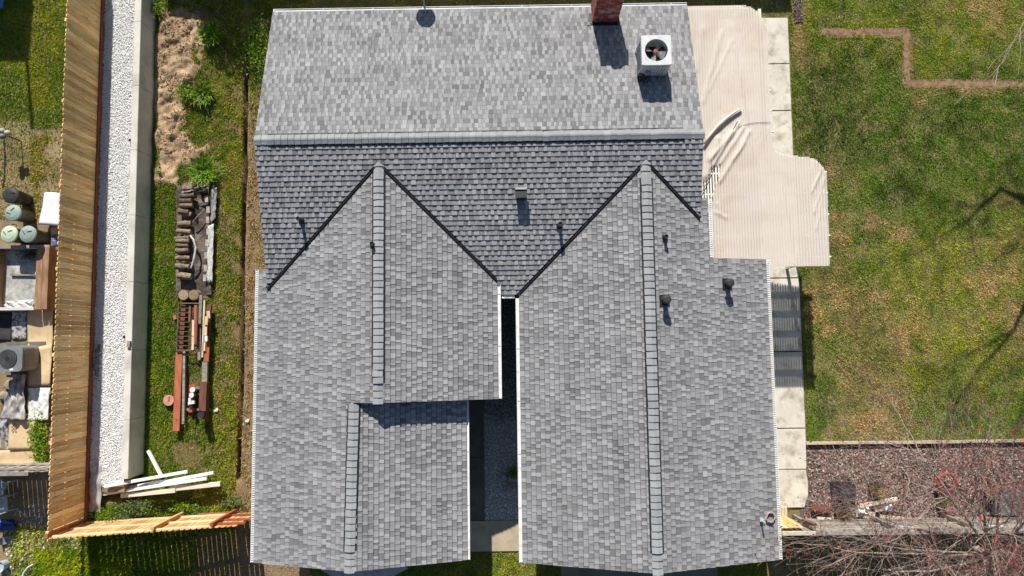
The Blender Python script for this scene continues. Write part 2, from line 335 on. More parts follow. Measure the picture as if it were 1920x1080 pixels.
# --- mulch bed on the right front
struct(flatpoly('mulch_bed', [(1512, 836), (2080, 836), (2080, 985), (1500, 985), (1500, 950)], .004, mat('mulch_base', (.11, .075, .06), (.2, .14, .12), scale=12, fine=.4, fscale=70, bump=.8, rough=.97)))
n = 26000; a = at(1500, 984); b = at(2080, 837); X = rng.uniform(a.x, b.x, n); Y = rng.uniform(a.y, b.y, n); Q = pix(np.stack([X, Y, np.zeros(n)], 1)); k = (Q[:, 0] > np.interp(Q[:, 1], [836, 905, 930, 951, 985], [1512, 1517, 1517, 1509, 1505]))
pal = np.array([(.31, .225, .19), (.2, .14, .115), (.44, .37, .33), (.12, .09, .075), (.38, .31, .275), (.28, .18, .15)]); cc = pal[rng.integers(0, 6, n)] * rng.uniform(.8, 1.7, (n, 1))
V, T, Cc = leafquads(np.stack([X, Y, rng.uniform(.012, .045, n)], 1)[k], rng.uniform(.02, .055, k.sum()), cc[k], 1.2); stuff(bulk('bark_chips', V, T, m_leaf, Cc))
n = 1500; X = rng.uniform(at(1487, 0).x, at(1503, 0).x, n); Y = rng.uniform(at(1495, 42).y, 13, n); cc = pal[rng.integers(0, 6, n)] * .8
V, T, Cc = leafquads(np.stack([X, Y, rng.uniform(.0, .04, n)], 1), rng.uniform(.02, .06, n), cc, 1.2); stuff(bulk('leaf_litter', V, T, m_leaf, Cc))

# --- neighbour's ground, gravel strip
mb = MB(); mb.box(-60, -4.15, -.3, -11.6, 40, ZN); mb.box(-60, -40, -.3, -12.82, -4.15, ZN); struct(mb.build('neighbour_yard', mat('neighbour_soil', (.2, .145, .08), (.32, .24, .14), scale=1.6, fine=.35, fscale=40, bump=.9, bscale=28, rough=.97, spec=.1)))
def strip_x(y, top): return None
wall_e = lambda y: np.interp(y, [-4, 11], [-11.425, -11.502])
fence_x = lambda y: np.interp(y, [-5.2, 11], [fa.x, fb.x])
fb = at(194, 0, ZN + .05); fa = at(163, 962, ZN + .05)
mb = MB(); ys = [-4.0, 0, 4, 8, 14]
mb.grid([[(float(fence_x(y)) + .02, y, ZN + .012), (float(wall_e(y)) - .2, y, ZN + .012)] for y in ys]); struct(mb.build('gravel_strip', mat('gravel_base', (.72, .72, .73), (.84, .84, .84), scale=40, fine=.3, fscale=90, rough=.95)))
n = 46000; Y = rng.uniform(-3.95, 13.5, n); t = rng.random(n); X = fence_x(Y) + .05 + t * (wall_e(Y) - .225 - fence_x(Y) - .07)
bank = .05 * smooth(t, .45, 0) * vnoise(X, Y, 2.2, 5)
cc = np.tile(np.array([.88, .88, .88]), (n, 1)) * rng.uniform(.82, 1.08, (n, 1)); dk = rng.random(n) < .05; cc[dk] *= .5; tn = rng.random(n) < .06; cc[tn] *= np.array([.8, .68, .52])
stones('white_gravel', np.stack([X, Y, ZN + .016 + bank + rng.uniform(0, .022, n)], 1), rng.uniform(.010, .023, n), cc, flat=.5)
# --- side yard terrain with sand heap, trench and pit
res = .045; xs = np.arange(-12.9, -6.3, res); ys = np.arange(-14.0, 13.5, res); GX, GY = np.meshgrid(xs, ys); fx_, fy_ = GX.ravel(), GY.ravel()
Q = pix(np.stack([fx_, fy_, np.zeros_like(fx_)], 1))
SANDP = [(297, 22), (345, 14), (382, 42), (392, 62), (372, 92), (366, 130), (360, 165), (346, 190), (352, 240), (384, 285), (345, 325), (318, 345), (298, 345), (290, 250), (292, 100)]
qj = Q + np.stack([fbm(fx_, fy_, 3, 3, 3) - .5, fbm(fx_, fy_, 3, 3, 7) - .5], 1) * 45
sand = inpoly(qj, SANDP).astype(float).reshape(GX.shape)
for _ in range(7): sand = (sand + np.roll(sand, 1, 0) + np.roll(sand, -1, 0) + np.roll(sand, 1, 1) + np.roll(sand, -1, 1)) / 5
sand = sand.ravel()
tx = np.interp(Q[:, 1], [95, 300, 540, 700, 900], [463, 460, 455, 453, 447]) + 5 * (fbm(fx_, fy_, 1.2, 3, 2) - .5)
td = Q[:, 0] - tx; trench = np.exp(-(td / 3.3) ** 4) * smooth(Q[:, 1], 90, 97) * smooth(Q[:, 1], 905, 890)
pit = inpoly(Q, [(362, 352), (394, 352), (393, 545), (362, 545)]).astype(float)
wx_ = fx_ + .5 * (fbm(fx_, fy_, 2.3, 4, 51) - .5) + .37 * fy_; wy_ = fy_ + .5 * (fbm(fx_, fy_, 2.3, 4, 57) - .5) - .37 * fx_
Z = .03 * (fbm(fx_, fy_, 1.5, 4, 1) - .5) + .02 * (fbm(fx_, fy_, 8, 2, 6) - .5) + sand * (.08 + .26 * (fbm(wx_, wy_, 1.9, 6, 9) - .4) + .16 * (fbm(wx_, wy_, 5, 5, 21) - .5) - .10 * smooth(fbm(fx_, fy_, 1.4, 3, 41), .55, .75)) - .36 * trench - .14 * pit + .03 * np.exp(-((td - 9) / 7) ** 2)
bank = smooth(fx_, -10.2, -12.5) * (fy_ < -4.0) * .55; Z = Z + bank * smooth(fy_, -3.9, -4.6)
Z = np.where((fx_ < -11.47) & (fy_ > -4.05), -.2, Z)
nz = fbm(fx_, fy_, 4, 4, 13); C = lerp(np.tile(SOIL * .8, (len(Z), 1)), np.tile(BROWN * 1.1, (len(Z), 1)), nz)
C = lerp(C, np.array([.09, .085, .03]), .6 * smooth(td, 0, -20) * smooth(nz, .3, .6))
C = lerp(C, np.tile(SAND, (len(Z), 1)) * (.55 + .8 * fbm(fx_, fy_, 3, 5, 31))[:, None], np.clip(sand * 1.3, 0, 1)); C = lerp(C, np.array([.03, .02, .013]), np.clip(trench * 1.3, 0, .97))  # dark trench soil, tinted near black so the colour deepens its shade
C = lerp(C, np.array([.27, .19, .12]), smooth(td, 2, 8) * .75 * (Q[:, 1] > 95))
mesh = bpy.data.meshes.new('side_yard'); ny, nx = GX.shape; idx = np.arange(nx * ny).reshape(ny, nx)
Fq = np.stack([idx[:-1, :-1], idx[:-1, 1:], idx[1:, 1:], idx[1:, :-1]], -1).reshape(-1, 4)
mesh.vertices.add(nx * ny); mesh.vertices.foreach_set('co', np.stack([fx_, fy_, Z], 1).astype(np.float32).ravel())
mesh.loops.add(Fq.size); mesh.loops.foreach_set('vertex_index', Fq.astype(np.int32).ravel()); mesh.polygons.add(len(Fq)); mesh.polygons.foreach_set('loop_start', np.arange(0, Fq.size, 4, dtype=np.int32)); mesh.update(calc_edges=True)
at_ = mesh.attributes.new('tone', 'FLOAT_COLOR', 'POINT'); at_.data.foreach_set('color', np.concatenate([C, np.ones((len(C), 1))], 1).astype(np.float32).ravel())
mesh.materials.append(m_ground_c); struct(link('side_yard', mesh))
def zside(X, Y):
    i = np.clip(((Y - ys[0]) / res).astype(int), 0, ny - 1); j = np.clip(((X - xs[0]) / res).astype(int), 0, nx - 1); return Z.reshape(ny, nx)[i, j]
def zs1(p): return float(zside(np.array([p.x]), np.array([p.y]))[0])
# clods on the dirt heap
n = 9000; X = rng.uniform(-11.4, -9.4, n); Y = rng.uniform(4.5, 11.5, n); H = zside(X, Y); k = (inpoly(pix(np.stack([X, Y, H], 1)), SANDP)) & (fbm(X, Y, 1.7, 3, 61) > .42)
stones('soil_clods', np.stack([X, Y, H + .005], 1)[k], (rng.uniform(.008, .022, n) * np.where(rng.random(n) < .08, 2.3, 1))[k], (np.tile(np.array([.40, .275, .165]), (n, 1)) * rng.uniform(.5, 1.35, (n, 1)))[k], m_ground_c)
# side yard grass
n = 420000; X = rng.uniform(-12.8, -6.4, n); Y = rng.uniform(-10, 13, n); H = zside(X, Y); Q = pix(np.stack([X, Y, H], 1)); q1 = fbm(X, Y, 1.6, 4, 17); q2 = fbm(X, Y, 4.5, 3, 19)
txx = np.interp(Q[:, 1], [95, 300, 540, 700, 900], [463, 460, 455, 453, 447])
wq = Q + np.stack([fbm(X, Y, 3, 3, 3) - .5, fbm(X, Y, 3, 3, 7) - .5], 1) * 45
den = np.where(Q[:, 0] < txx - 3, smooth(q1 + .25 * q2, .36, .6) * .9 + .1, .12 + .3 * smooth(q2, .45, .6))
den = np.where((Q[:, 0] < 345) & (Q[:, 1] > 330), .95, den); den = np.where((Q[:, 0] > txx + 4) & (Q[:, 1] < 260), .35 + .6 * smooth(Q[:, 1], 230, 130), den)
den = np.where((Q[:, 0] > 395) & (Q[:, 0] < txx - 22) & (Q[:, 1] > 330), .55 + .4 * smooth(q1, .35, .55), den)
den = np.where(inpoly(wq, SANDP), .012, den)
den = np.where(np.abs(Q[:, 0] - txx) < 5, np.where(Q[:, 1] > 90, .02, den), den)
den = np.where(inpoly(Q, [(330, 345), (400, 345), (398, 560), (332, 560)]), 0, den); den = np.where(segdist(Q, (345, 848), (355, 850)) < 18 + 10 * q2, .12, den)
den = np.where((X < -11.45) & (Y > -4.1), 0, den); den = np.where((Q[:, 1] > 1000) & (Q[:, 0] > 370), .08, den); den = np.where((Q[:, 0] > 190) & (Q[:, 0] < 240) & (Q[:, 1] > 925) & (Q[:, 1] < 945), .1, den)
keep = rng.random(n) < den; C = lerp(GREEN_M, LUSH, smooth(q2, .3, .65)); C = lerp(C, LIME, .7 * smooth(q1 + .2 * (Q[:, 0] > 395), .5, .8)); C = lerp(C, STRAW, .55 * smooth(fbm(X, Y, 6, 3, 23), .45, .75) * (Q[:, 0] > 340))
C = lerp(C, STRAW * .85, .75 * (Q[:, 0] > txx + 3) * (Q[:, 1] > 250))
C = np.where((Q[:, 0] < 335)[:, None] & (Q[:, 1] > 330)[:, None], lerp(LUSH, LIME, .6 * smooth(q1, .5, .75)), C)
C = C[keep] * rng.uniform(.55, 1.5, (keep.sum(), 1)); P = np.stack([X, Y, H - .01], 1)[keep]
blades('side_grass', P, rng.uniform(.04, .11, len(P)) * (.5 + q2[keep]), C, w=.014, lean=1.0)
# neighbour grass
n = 130000; X = rng.uniform(-19, -12.85, n); Y = rng.uniform(4.0, 13, n); Q = pix(np.stack([X, Y, np.full(n, ZN)], 1)); q1 = fbm(X, Y, 1.3, 4, 27)
den = np.where(Q[:, 1] < 240, .9, .15 + .75 * smooth(q1, .42, .6)); den = np.where((Q[:, 0] < 55) & (Q[:, 1] > 225), .25, den); keep = rng.random(n) < den
C = lerp(LUSH, LIME * .9, smooth(q1, .4, .65)); C = lerp(C, STRAW, smooth(Q[:, 1], 190, 300) * .7 * smooth(fbm(X, Y, 5, 3, 2), .35, .6))[keep] * rng.uniform(.55, 1.4, (keep.sum(), 1))
P = np.stack([X, Y, np.full(n, ZN)], 1)[keep]; blades('neighbour_grass', P, rng.uniform(.04, .1, len(P)), C, w=.014, lean=1.0)
n = 60000; X = rng.uniform(-17, -11.5, n); Y = rng.uniform(-9, -5.1, n); zz = np.where(X < -12.8, ZN, zside(X, Y)); Q = pix(np.stack([X, Y, zz], 1)); q1 = fbm(X, Y, 1.5, 3, 5)
keep = (Q[:, 0] > 22) & (rng.random(n) < np.where((Q[:, 1] > 1030) & (Q[:, 0] > 65), .9, .2)); C = lerp(LUSH, LIME * 1.1, smooth(q1, .35, .65))[keep] * rng.uniform(.6, 1.5, (keep.sum(), 1))
P = np.stack([X, Y, zz], 1)[keep]; blades('verge_grass', P, rng.uniform(.08, .2, len(P)), C, w=.016, lean=.9)
n = 2200; X = rng.uniform(-17, -11.6, n); Y = rng.uniform(-8.5, -4.3, n); zz = np.where(X < -12.8, ZN, zside(X, Y)); Q = pix(np.stack([X, Y, zz], 1)); k = (Q[:, 0] < 172) & (Q[:, 0] > 10) & (Q[:, 1] > 915)
cc = np.tile(np.array([.42, .40, .36]), (n, 1)) * rng.uniform(.4, 1.4, (n, 1)); stones('river_stones', np.stack([X, Y, zz], 1)[k], rng.uniform(.02, .07, n)[k], cc[k])
# ================================================================= HOUSE
PT = .2924
Yr, Yn, xa, xb = 5.3994, 9.5389, -6.7588, 4.9098
Xl, Xle, Xlw, Yl1, Yl2, Xl2, Xe2 = -3.555, -.4278, -7.1221, -1.4233, -5.6393, -4.2583, -1.3227
Xr, Xrw, Xre1, Xre2, Yst, Yrs, Ys, Yle = 3.4278, -.0128, 5.241, 6.8954, 2.2383, -5.7081, 1.2809, 1.6443
Zr, Zl, Zl2, Zw = 3.8102, 3.6266, 3.4210, 3.6120
PL = {'N': (Zr + PT * Yr, 0, -PT), 'S': (Zr - PT * Yr, 0, PT), 'LW': (Zl - PT * Xl, PT, 0), 'LE': (Zl + PT * Xl, -PT, 0),
      'L2': (Zl2 + PT * Xl2, -PT, 0), 'RW': (Zw - PT * Xr, PT, 0), 'RE': (Zw + PT * Xr, -PT, 0)}
def zp(k, x, y): a, b, c = PL[k]; return a + b * x + c * y
def onroof(px, py, k): a, b, c = PL[k]; return onplane(px, py, (-b, -c, 1), a)
Xlw += .088; Xle -= .088; Xe2 -= .06; Xrw += .085; Xre1 -= .085; Xre2 -= .088; Yn -= .088      # the survey took the outer gutter edges
Yle = (zp('LE', Xle, 0) - PL['S'][0]) / PT; Ys = (zp('RW', Xrw, 0) - PL['S'][0]) / PT
yl0 = Yr - (Zr - Zl) / PT; yr0 = Yr - (Zr - Zw) / PT
yvL = (zp('LW', xa, 0) - PL['S'][0]) / PT; yvR = (zp('RE', xb, 0) - PL['S'][0]) / PT
yWtop = onroof(487, 505, 'LW').y; yEtop = onroof(1333, 372, 'RE').y
PIECES = {
 'N': [[(xa, Yr), (xb, Yr), (xb, Yn), (xa, Yn)]],
 'S': [[(xa, yvL), (Xl, yl0), (Xl, Yr), (xa, Yr)], [(Xl, yl0), (Xle, Yle), (Xle, Yr), (Xl, Yr)],
       [(Xle, Ys), (Xrw, Ys), (Xr, yr0), (Xr, Yr), (Xle, Yr)], [(Xr, yr0), (xb, yvR), (xb, Yr), (Xr, Yr)]],
 'LW': [[(xa, Yl1), (Xl, Yl1), (Xl, yl0), (xa, yvL)], [(Xlw, Yl2), (xa, Yl2), (xa, yWtop), (Xlw, yWtop)],
        [(xa, Yl2), (Xl2 - .05, Yl2), (Xl2 + .04, Yl1), (xa, Yl1)]],
 'LE': [[(Xl, Yl1), (Xle, Yl1), (Xle, Yle), (Xl, yl0)]],
 'L2': [[(Xl2 - .05, Yl2), (Xe2, Yl2), (Xe2, Yl1 + .55), (Xl2 + .04, Yl1 + .55)]],
 'RW': [[(Xrw, Yrs), (Xr, Yrs), (Xr, yr0), (Xrw, Ys)]],
 'RE': [[(Xr, Yrs), (xb, Yrs), (xb, yvR), (Xr, yr0)], [(xb, Yrs), (Xre1, Yrs), (Xre1, yEtop), (xb, yEtop)],
        [(Xre1, Yrs), (Xre2, Yrs), (Xre2, Yst), (Xre1, Yst)]]}
m_sh = mat('shingle', (.245, .244, .247), (.298, .297, .299), scale=2.2, attr='tone', fine=.24, fscale=95, rough=.95, bump=.55, bscale=130, bdist=.006, spec=.15)
m_deck = mat('roof_underlay', (.05, .05, .055), rough=.9)
m_stucco = mat('stucco', (.50, .45, .37), (.56, .5, .42), scale=3, bump=.4, bscale=60, fine=.08)
m_white = mat('white_trim', (.72, .72, .70), (.8, .8, .78), scale=4, rough=.5, fine=.05, stain=(.5, .48, .43), sscale=5)
m_black = mat('black_metal', (.016, .016, .018), (.03, .03, .032), scale=9, rough=.55)
m_vent = mat('black_plastic', (.012, .012, .013), (.02, .02, .022), scale=30, rough=.7)
house = thing('house', (0, 0, 0), 'house with light grey shingle roof, two front wings and a long rear ridge', 'house')
# walls
def wallx(x0, x1, ys, k):           # section in (x), extruded along y
    mb = MB(); y0, y1 = ys
    xs = [x0, k[0], x1]; zs = [k[1] - .16 - PT * (k[0] - x0), k[1] - .16, k[1] - .16 - PT * (x1 - k[0])]
    ring = [(x0, 0), (x1, 0), (x1, zs[2]), (xs[1], zs[1]), (x0, zs[0])]
    mb.hexa([(a, y1, b) for a, b in ring], [(a, y0, b) for a, b in ring]); return mb
mb = MB(); ring = [(1.75, 0), (9.15, 0), (9.15, Zr - .16 - PT * (9.15 - Yr)), (Yr, Zr - .16), (1.75, Zr - .16 - PT * (Yr - 1.75))]
mb.hexa([(xa + .3, a, b) for a, b in ring], [(xb - .3, a, b) for a, b in ring]); mb.build('wall', m_stucco, house)
wallx(Xlw + .4, Xle - .4, (Yl1 + .35, 3.5), (Xl, Zl)).build('wall', m_stucco, house)
wallx(Xlw + .42, Xe2 - .4, (Yl2 + .45, Yl1 + .34), (Xl2, Zl2)).build('wall', m_stucco, house)
wallx(Xrw + .4, Xre2 - .5, (Yrs + .45, 2.0), (Xr, Zw)).build('wall', m_stucco, house)
# decks with fascia
for k, ps in PIECES.items():
    mb = MB()
    for P in ps:
        mb.hexa([(x, y, zp(k, x, y) - .11) for x, y in P], [(x, y, zp(k, x, y)) for x, y in P])
    mb.build('roof_slope', m_deck, house)
# shingles
def clip(poly, cv):
    out = poly; n = len(cv)
    for i in range(n):
        ax, ay = cv[i]; bx, by = cv[(i + 1) % n]; inp = out; out = []
        if not inp: break
        for j in range(len(inp)):
            p = inp[j]; q = inp[j - 1]
            sp = (bx - ax) * (p[1] - ay) - (by - ay) * (p[0] - ax); sq = (bx - ax) * (q[1] - ay) - (by - ay) * (q[0] - ax)
            if (sp >= 0) != (sq >= 0):
                t = sq / (sq - sp); out.append((q[0] + t * (p[0] - q[0]), q[1] + t * (p[1] - q[1])))
            if sp >= 0: out.append(p)
    return out
def area(P): return abs(sum(P[i - 1][0] * P[i][1] - P[i][0] * P[i - 1][1] for i in range(len(P)))) / 2
EXPO = .136 * math.cos(math.atan(PT))
FR = {'N': ((xa, Yn), (1, 0), (0, -1), xb - xa, Yn - Yr), 'S': ((xa, Ys), (1, 0), (0, 1), xb - xa, Yr - Ys),
      'LW': ((Xlw, Yl2), (0, 1), (1, 0), yl0 - Yl2, Xl - Xlw), 'LE': ((Xle, Yl1), (0, 1), (-1, 0), yl0 - Yl1, Xle - Xl),
      'L2': ((Xe2, Yl2), (0, 1), (-1, 0), Yl1 + .6 - Yl2, Xe2 - Xl2 + .06), 'RW': ((Xrw, Yrs), (0, 1), (1, 0), yr0 - Yrs, Xr - Xrw),
      'RE': ((Xre2, Yrs), (0, 1), (-1, 0), yr0 - Yrs, Xre2 - Xr)}
VALS = [((xa, yvL), (Xl, yl0)), ((Xle, Yle), (Xl, yl0)), ((Xrw, Ys), (Xr, yr0)), ((xb, yvR), (Xr, yr0))]
def hp(P, a, b, off):
    d = math.hypot(b[0] - a[0], b[1] - a[1]); nx_, ny_ = -(b[1] - a[1]) / d, (b[0] - a[0]) / d; f = lambda p: (p[0] - a[0]) * nx_ + (p[1] - a[1]) * ny_ - off; out = []
    for j in range(len(P)):
        p, q = P[j], P[j - 1]
        if (f(p) >= 0) != (f(q) >= 0): t = f(q) / (f(q) - f(p)); out.append((q[0] + t * (p[0] - q[0]), q[1] + t * (p[1] - q[1])))
        if f(p) >= 0: out.append(p)
    return out
def inset(P):
    out = P
    for i in range(len(P)):
        a, b = P[i], P[(i + 1) % len(P)]
        for u, v in VALS:
            L = math.hypot(v[0] - u[0], v[1] - u[1]); ds = lambda p: abs((v[0] - u[0]) * (p[1] - u[1]) - (v[1] - u[1]) * (p[0] - u[0])) / L
            if ds(a) < .02 and ds(b) < .02 and math.hypot(a[0] - b[0], a[1] - b[1]) > .5: out = hp(out, a, b, .056)
    return out
SHP = {k: [inset(P) for P in ps] for k, ps in PIECES.items()}
segs = []
TABT = [1.25, 1.15, 1.07, 1.0, .9]; GAPT = [.99, .89, .78, .68, .61]
R = random.Random(3)
for k, (O, U, T, Lu, Lt) in FR.items():
    nc = int(math.ceil(Lt / EXPO))
    for ci in range(nc):
        s = -R.random() * .4; t0 = ci * EXPO; t1 = min(t0 + EXPO, Lt); tab = R.random() < .5
        if t1 - t0 < .03: continue
        drift = R.uniform(.95, 1.05)
        while s < Lu:
            wd = R.choice([.07, .08, .095, .11, .125, .145]) if tab else R.choice([.06, .08, .095, .115, .14, .18])
            cc = (R.choices(TABT, [4, 5, 4, 2, 1.2])[0] if tab else R.choices(GAPT, [2, 3, 3, 2, 1.2])[0]) * R.uniform(.97, 1.03) * drift
            g = .0022
            tb = t1 - .017; rect = [(s + g, t0 + .001), (s + wd - g, t0 + .001), (s + wd - g, tb), (s + g, tb)]; rb = [(s + g, tb), (s + wd - g, tb), (s + wd - g, t1), (s + g, t1)]
            xy = [(O[0] + a * U[0] + b * T[0], O[1] + a * U[1] + b * T[1]) for a, b in rect]
            xyb = [(O[0] + a * U[0] + b * T[0], O[1] + a * U[1] + b * T[1]) for a, b in rb]
            ori = (U[0] * T[1] - U[1] * T[0])
            if ori < 0: xy = xy[::-1]; xyb = xyb[::-1]
            for P in SHP[k]:
                q = clip(xy, P)
                if len(q) >= 3 and area(q) > 2e-4:
                    full = abs(area(q) - area(xy)) < 1e-6
                    segs.append((k, q, t0, t1, O, T, tab, cc, full))
                q = clip(xyb, P)
                if len(q) >= 3 and area(q) > 2e-5: segs.append((k, q, t0, t1, O, T, tab, cc * (.72 if tab else .6), False))
            s += wd; tab = not tab
def emit(mb, sg, org=(0, 0, 0)):
    k, q, t0, t1, O, T, tab, cc, full = sg; n = len(q); top = []; bot = []
    for x, y in q:
        t = (x - O[0]) * T[0] + (y - O[1]) * T[1]; f = (t - t0) / max(t1 - t0, 1e-4); z = zp(k, x, y)
        top.append((x - org[0], y - org[1], z + .019 * (1 - f) + .001 + (.009 if tab else 0) - org[2])); bot.append((x - org[0], y - org[1], z - .001 - org[2]))
    V = bot + top; Fc = [tuple(range(n, 2 * n))] + [(i, (i + 1) % n, n + (i + 1) % n, n + i) for i in range(n)]
    wc = (cc * 1.0, cc * 1.0, cc * 1.01)
    mb.add(V, Fc, wc)
cand = sorted([i for i, s in enumerate(segs) if s[6] and s[8]], key=lambda i: -sum(zp(segs[i][0], *p) for p in segs[i][1]))[:300]
cset = set(cand); mbf = MB()
for i, sg in enumerate(segs):
    if i in cset:
        q = sg[1]; cx = sum(p[0] for p in q) / len(q); cy = sum(p[1] for p in q) / len(q); og = (cx, cy, zp(sg[0], cx, cy))
        mb = MB(); emit(mb, sg, og); link('shingle', mb.mesh('shingle', m_sh), house, og)
    else: emit(mbf, sg)
stuff(mbf.build('shingle_field', m_sh, house))
# ridge vents and ridge shingles
m_cap = mat('ridge_shingle', (.265, .272, .281), (.312, .318, .326), scale=3, fine=.16, fscale=95, rough=.95, orand=.10, bump=.4, bscale=130, bdist=.005, spec=.15)
PROF = [(-.132, -.132 * PT), (-.06, -.06 * PT + .004), (-.02, .004), (.02, .004), (.06, -.06 * PT + .004), (.132, -.132 * PT)]
def cap_mesh(L):
    mb = MB(); top0 = [(s, 0, z + .008) for s, z in PROF]; top1 = [(s, -L, z + .032) for s, z in PROF]
    bot0 = [(s, 0, z - .003) for s, z in PROF]; bot1 = [(s, -L, z + .002) for s, z in PROF]; n = len(PROF)
    mb.add(top0 + top1, [(i, n + i, n + i + 1, i + 1) for i in range(n - 1)]); mb.add(top1 + bot1, [(i, n + i, n + i + 1, i + 1) for i in range(n - 1)])
    mb.add([top0[0], top1[0], bot1[0], bot0[0], top0[-1], top1[-1], bot1[-1], bot0[-1]], [(0, 3, 2, 1), (4, 5, 6, 7)])
    return mb.mesh('ridge_shingle', m_cap)
def ridge(a, b, z, vent_from, vent_to, n):
    a = Vector((*a, z)); b = Vector((*b, z)); d = (b - a); L = d.length / n; ang = math.atan2(d.y, d.x) + math.pi / 2; d.normalize()
    me = cap_mesh(L + .012)
    M = Matrix.Translation(a) @ Matrix.Rotation(ang, 4, 'Z')
    mb = MB(); v0 = -vent_from * L; v1 = -vent_to * L
    for s in (-1, 1):
        X = [(s * .172, -.172 * PT + .004), (s * .168, -.168 * PT + .034), (s * .12, -.12 * PT + .034), (0, .024), (0, .0)]
        P = [M @ Vector((x, v0, h)) for x, h in X]; Q = [M @ Vector((x, v1, h)) for x, h in X]
        mb.hexa(P, Q) if s < 0 else mb.hexa(Q, P)
    v = mb.build('ridge_vent', m_vent, house)
    for i in range(n):
        up = .026 if vent_from <= i < vent_to else .006
        link('ridge_shingle', me, v, a + d * (i * L) + Vector((R.gauss(0, .003), R.gauss(0, .003), up)), (R.gauss(0, .006), R.gauss(0, .01), ang + R.gauss(0, .014)))
ridge((Xl, yl0 + .12), (Xl, Yl1 - .02), Zl, 2, 33, 36)
ridge((Xl2 + .04, Yl1 - .04), (Xl2 - .05, Yl2 - .02), Zl2, 0, 21, 24)
ridge((Xr, yr0 + .12), (Xr, Yrs - .03), Zw, 3, 56, 59)
ridge((xa - .01, Yr), (xb + .01, Yr), Zr, 2, 64, 67)
# valley flashing
def valley(a, b, name='valley_flashing'):
    a = Vector(a); b = Vector(b); d = b - a; n = Vector((-d.y, d.x, 0)).normalized(); r = PT / math.sqrt(2)
    S = [(-.09, .09 * r + .004), (-.016, .016 * r + .006), (-.009, .034), (.009, .034), (.016, .016 * r + .006), (.09, .09 * r + .004)]
    mb = MB(); mb.grid([[a + n * s + Vector((0, 0, h)) for s, h in S], [b + n * s + Vector((0, 0, h)) for s, h in S]]); mb.build(name, m_black, house)
valley((xa + .02, yvL + .02, zp('LW', xa, 0) + .01), (Xl - .1, yl0 - .1, Zl - .1 * PT))
valley((Xle, Yle, zp('LE', Xle, 0)), (Xl + .1, yl0 - .1, Zl - .1 * PT))
valley((Xrw + .02, Ys + .02, zp('RW', Xrw, 0)), (Xr - .1, yr0 - .1, Zw - .1 * PT))
valley((xb - .02, yvR + .02, zp('RE', xb, 0)), (Xr + .1, yr0 - .1, Zw - .1 * PT))
# gutters
def gutter(a, b, out, z, ticks=True, w=.082):
    a = Vector((*a, 0)); b = Vector((*b, 0)); o = Vector((*out, 0)); mb = MB(); zz = lambda q, h: Vector((q.x, q.y, z + h))
    S = [(.004, -.02), (.004, -.12), (w * .8, -.12), (w, -.01), (w + .012, -.01), (w + .012, -.03), (w * .88, -.13), (-.004, -.13), (-.004, -.02)]
    mb.grid([[zz(a + o * s, h) for s, h in S], [zz(b + o * s, h) for s, h in S]])
    mb.add([zz(a + o * s, h) for s, h in S], [tuple(range(len(S)))]); mb.add([zz(b + o * s, h) for s, h in S], [tuple(range(len(S)))])
    g = mb.build('gutter', m_white, house); L = (b - a).length; d = (b - a).normalized()
    mb = MB(); st = .058 if ticks else 1.4; wd = .034 if ticks else .03; i = 0
    while i * st + wd < L:
        p = a + d * (i * st + wd / 2 + .01); q0 = zz(p + o * .006, -.019); q1 = zz(p + o * (w - .002), -.013); mb.beam(q0, q1, wd, .004); i += 1
    stuff(mb.build('gutter_guard' if ticks else 'gutter_hanger', m_white, g))
    if not ticks:
        mb = MB(); mb.beam(zz(a + o * (w * .5), -.03), zz(b + o * (w * .5), -.03), w * .94, .004); mb.build('gutter_screen', m_white, g)
gutter((Xlw, Yl2), (Xlw, yWtop), (-1, 0), zp('LW', Xlw, 0))
gutter((Xre2, Yrs), (Xre2, Yst), (1, 0), zp('RE', Xre2, 0))
gutter((Xre1, Yst + .02), (Xre1, yEtop), (1, 0), zp('RE', Xre1, 0))
gutter((xa, Yn), (xb, Yn), (0, 1), Zr - PT * (Yn - Yr), False)
gutter((Xle, Yl1), (Xle, Yle), (1, 0), zp('LE', Xle, 0), False)
gutter((Xe2, Yl2), (Xe2, Yl1 + .3), (1, 0), zp('L2', Xe2, 0), False, .055)
gutter((Xrw, Yrs), (Xrw, Ys - .1), (-1, 0), zp('RW', Xrw, 0), False)
gutter((Xle + .12, Ys), (Xrw - .12, Ys), (0, -1), zp('S', 0, Ys), False)
# rake boards
def rake(a, b, off):
    mb = MB(); a = Vector(a) + Vector(off); b = Vector(b) + Vector(off); mb.beam(a - Vector((0, 0, .1)), b - Vector((0, 0, .1)), .022, .15); mb.build('rake_board', m_white, house)
rake((Xlw, Yl2, zp('LW', Xlw, 0)), (Xl2 - .05, Yl2, Zl2), (0, .012, -.03)); rake((Xl2 - .05, Yl2, Zl2), (Xe2, Yl2, zp('L2', Xe2, 0)), (0, .012, -.03))
rake((Xrw, Yrs, zp('RW', Xrw, 0)), (Xr, Yrs, Zw), (0, .012, -.03)); rake((Xr, Yrs, Zw), (Xre2, Yrs, zp('RE', Xre2, 0)), (0, .012, -.03))
rake((Xl, Yl1, Zl), (Xle, Yl1, zp('LE', Xle, 0)), (0, .012, -.03))
for x, e in ((xa, .012), (xb, -.012)): rake((x, Yn, Zr - PT * (Yn - Yr)), (x, Yr, Zr), (e, 0, -.03))
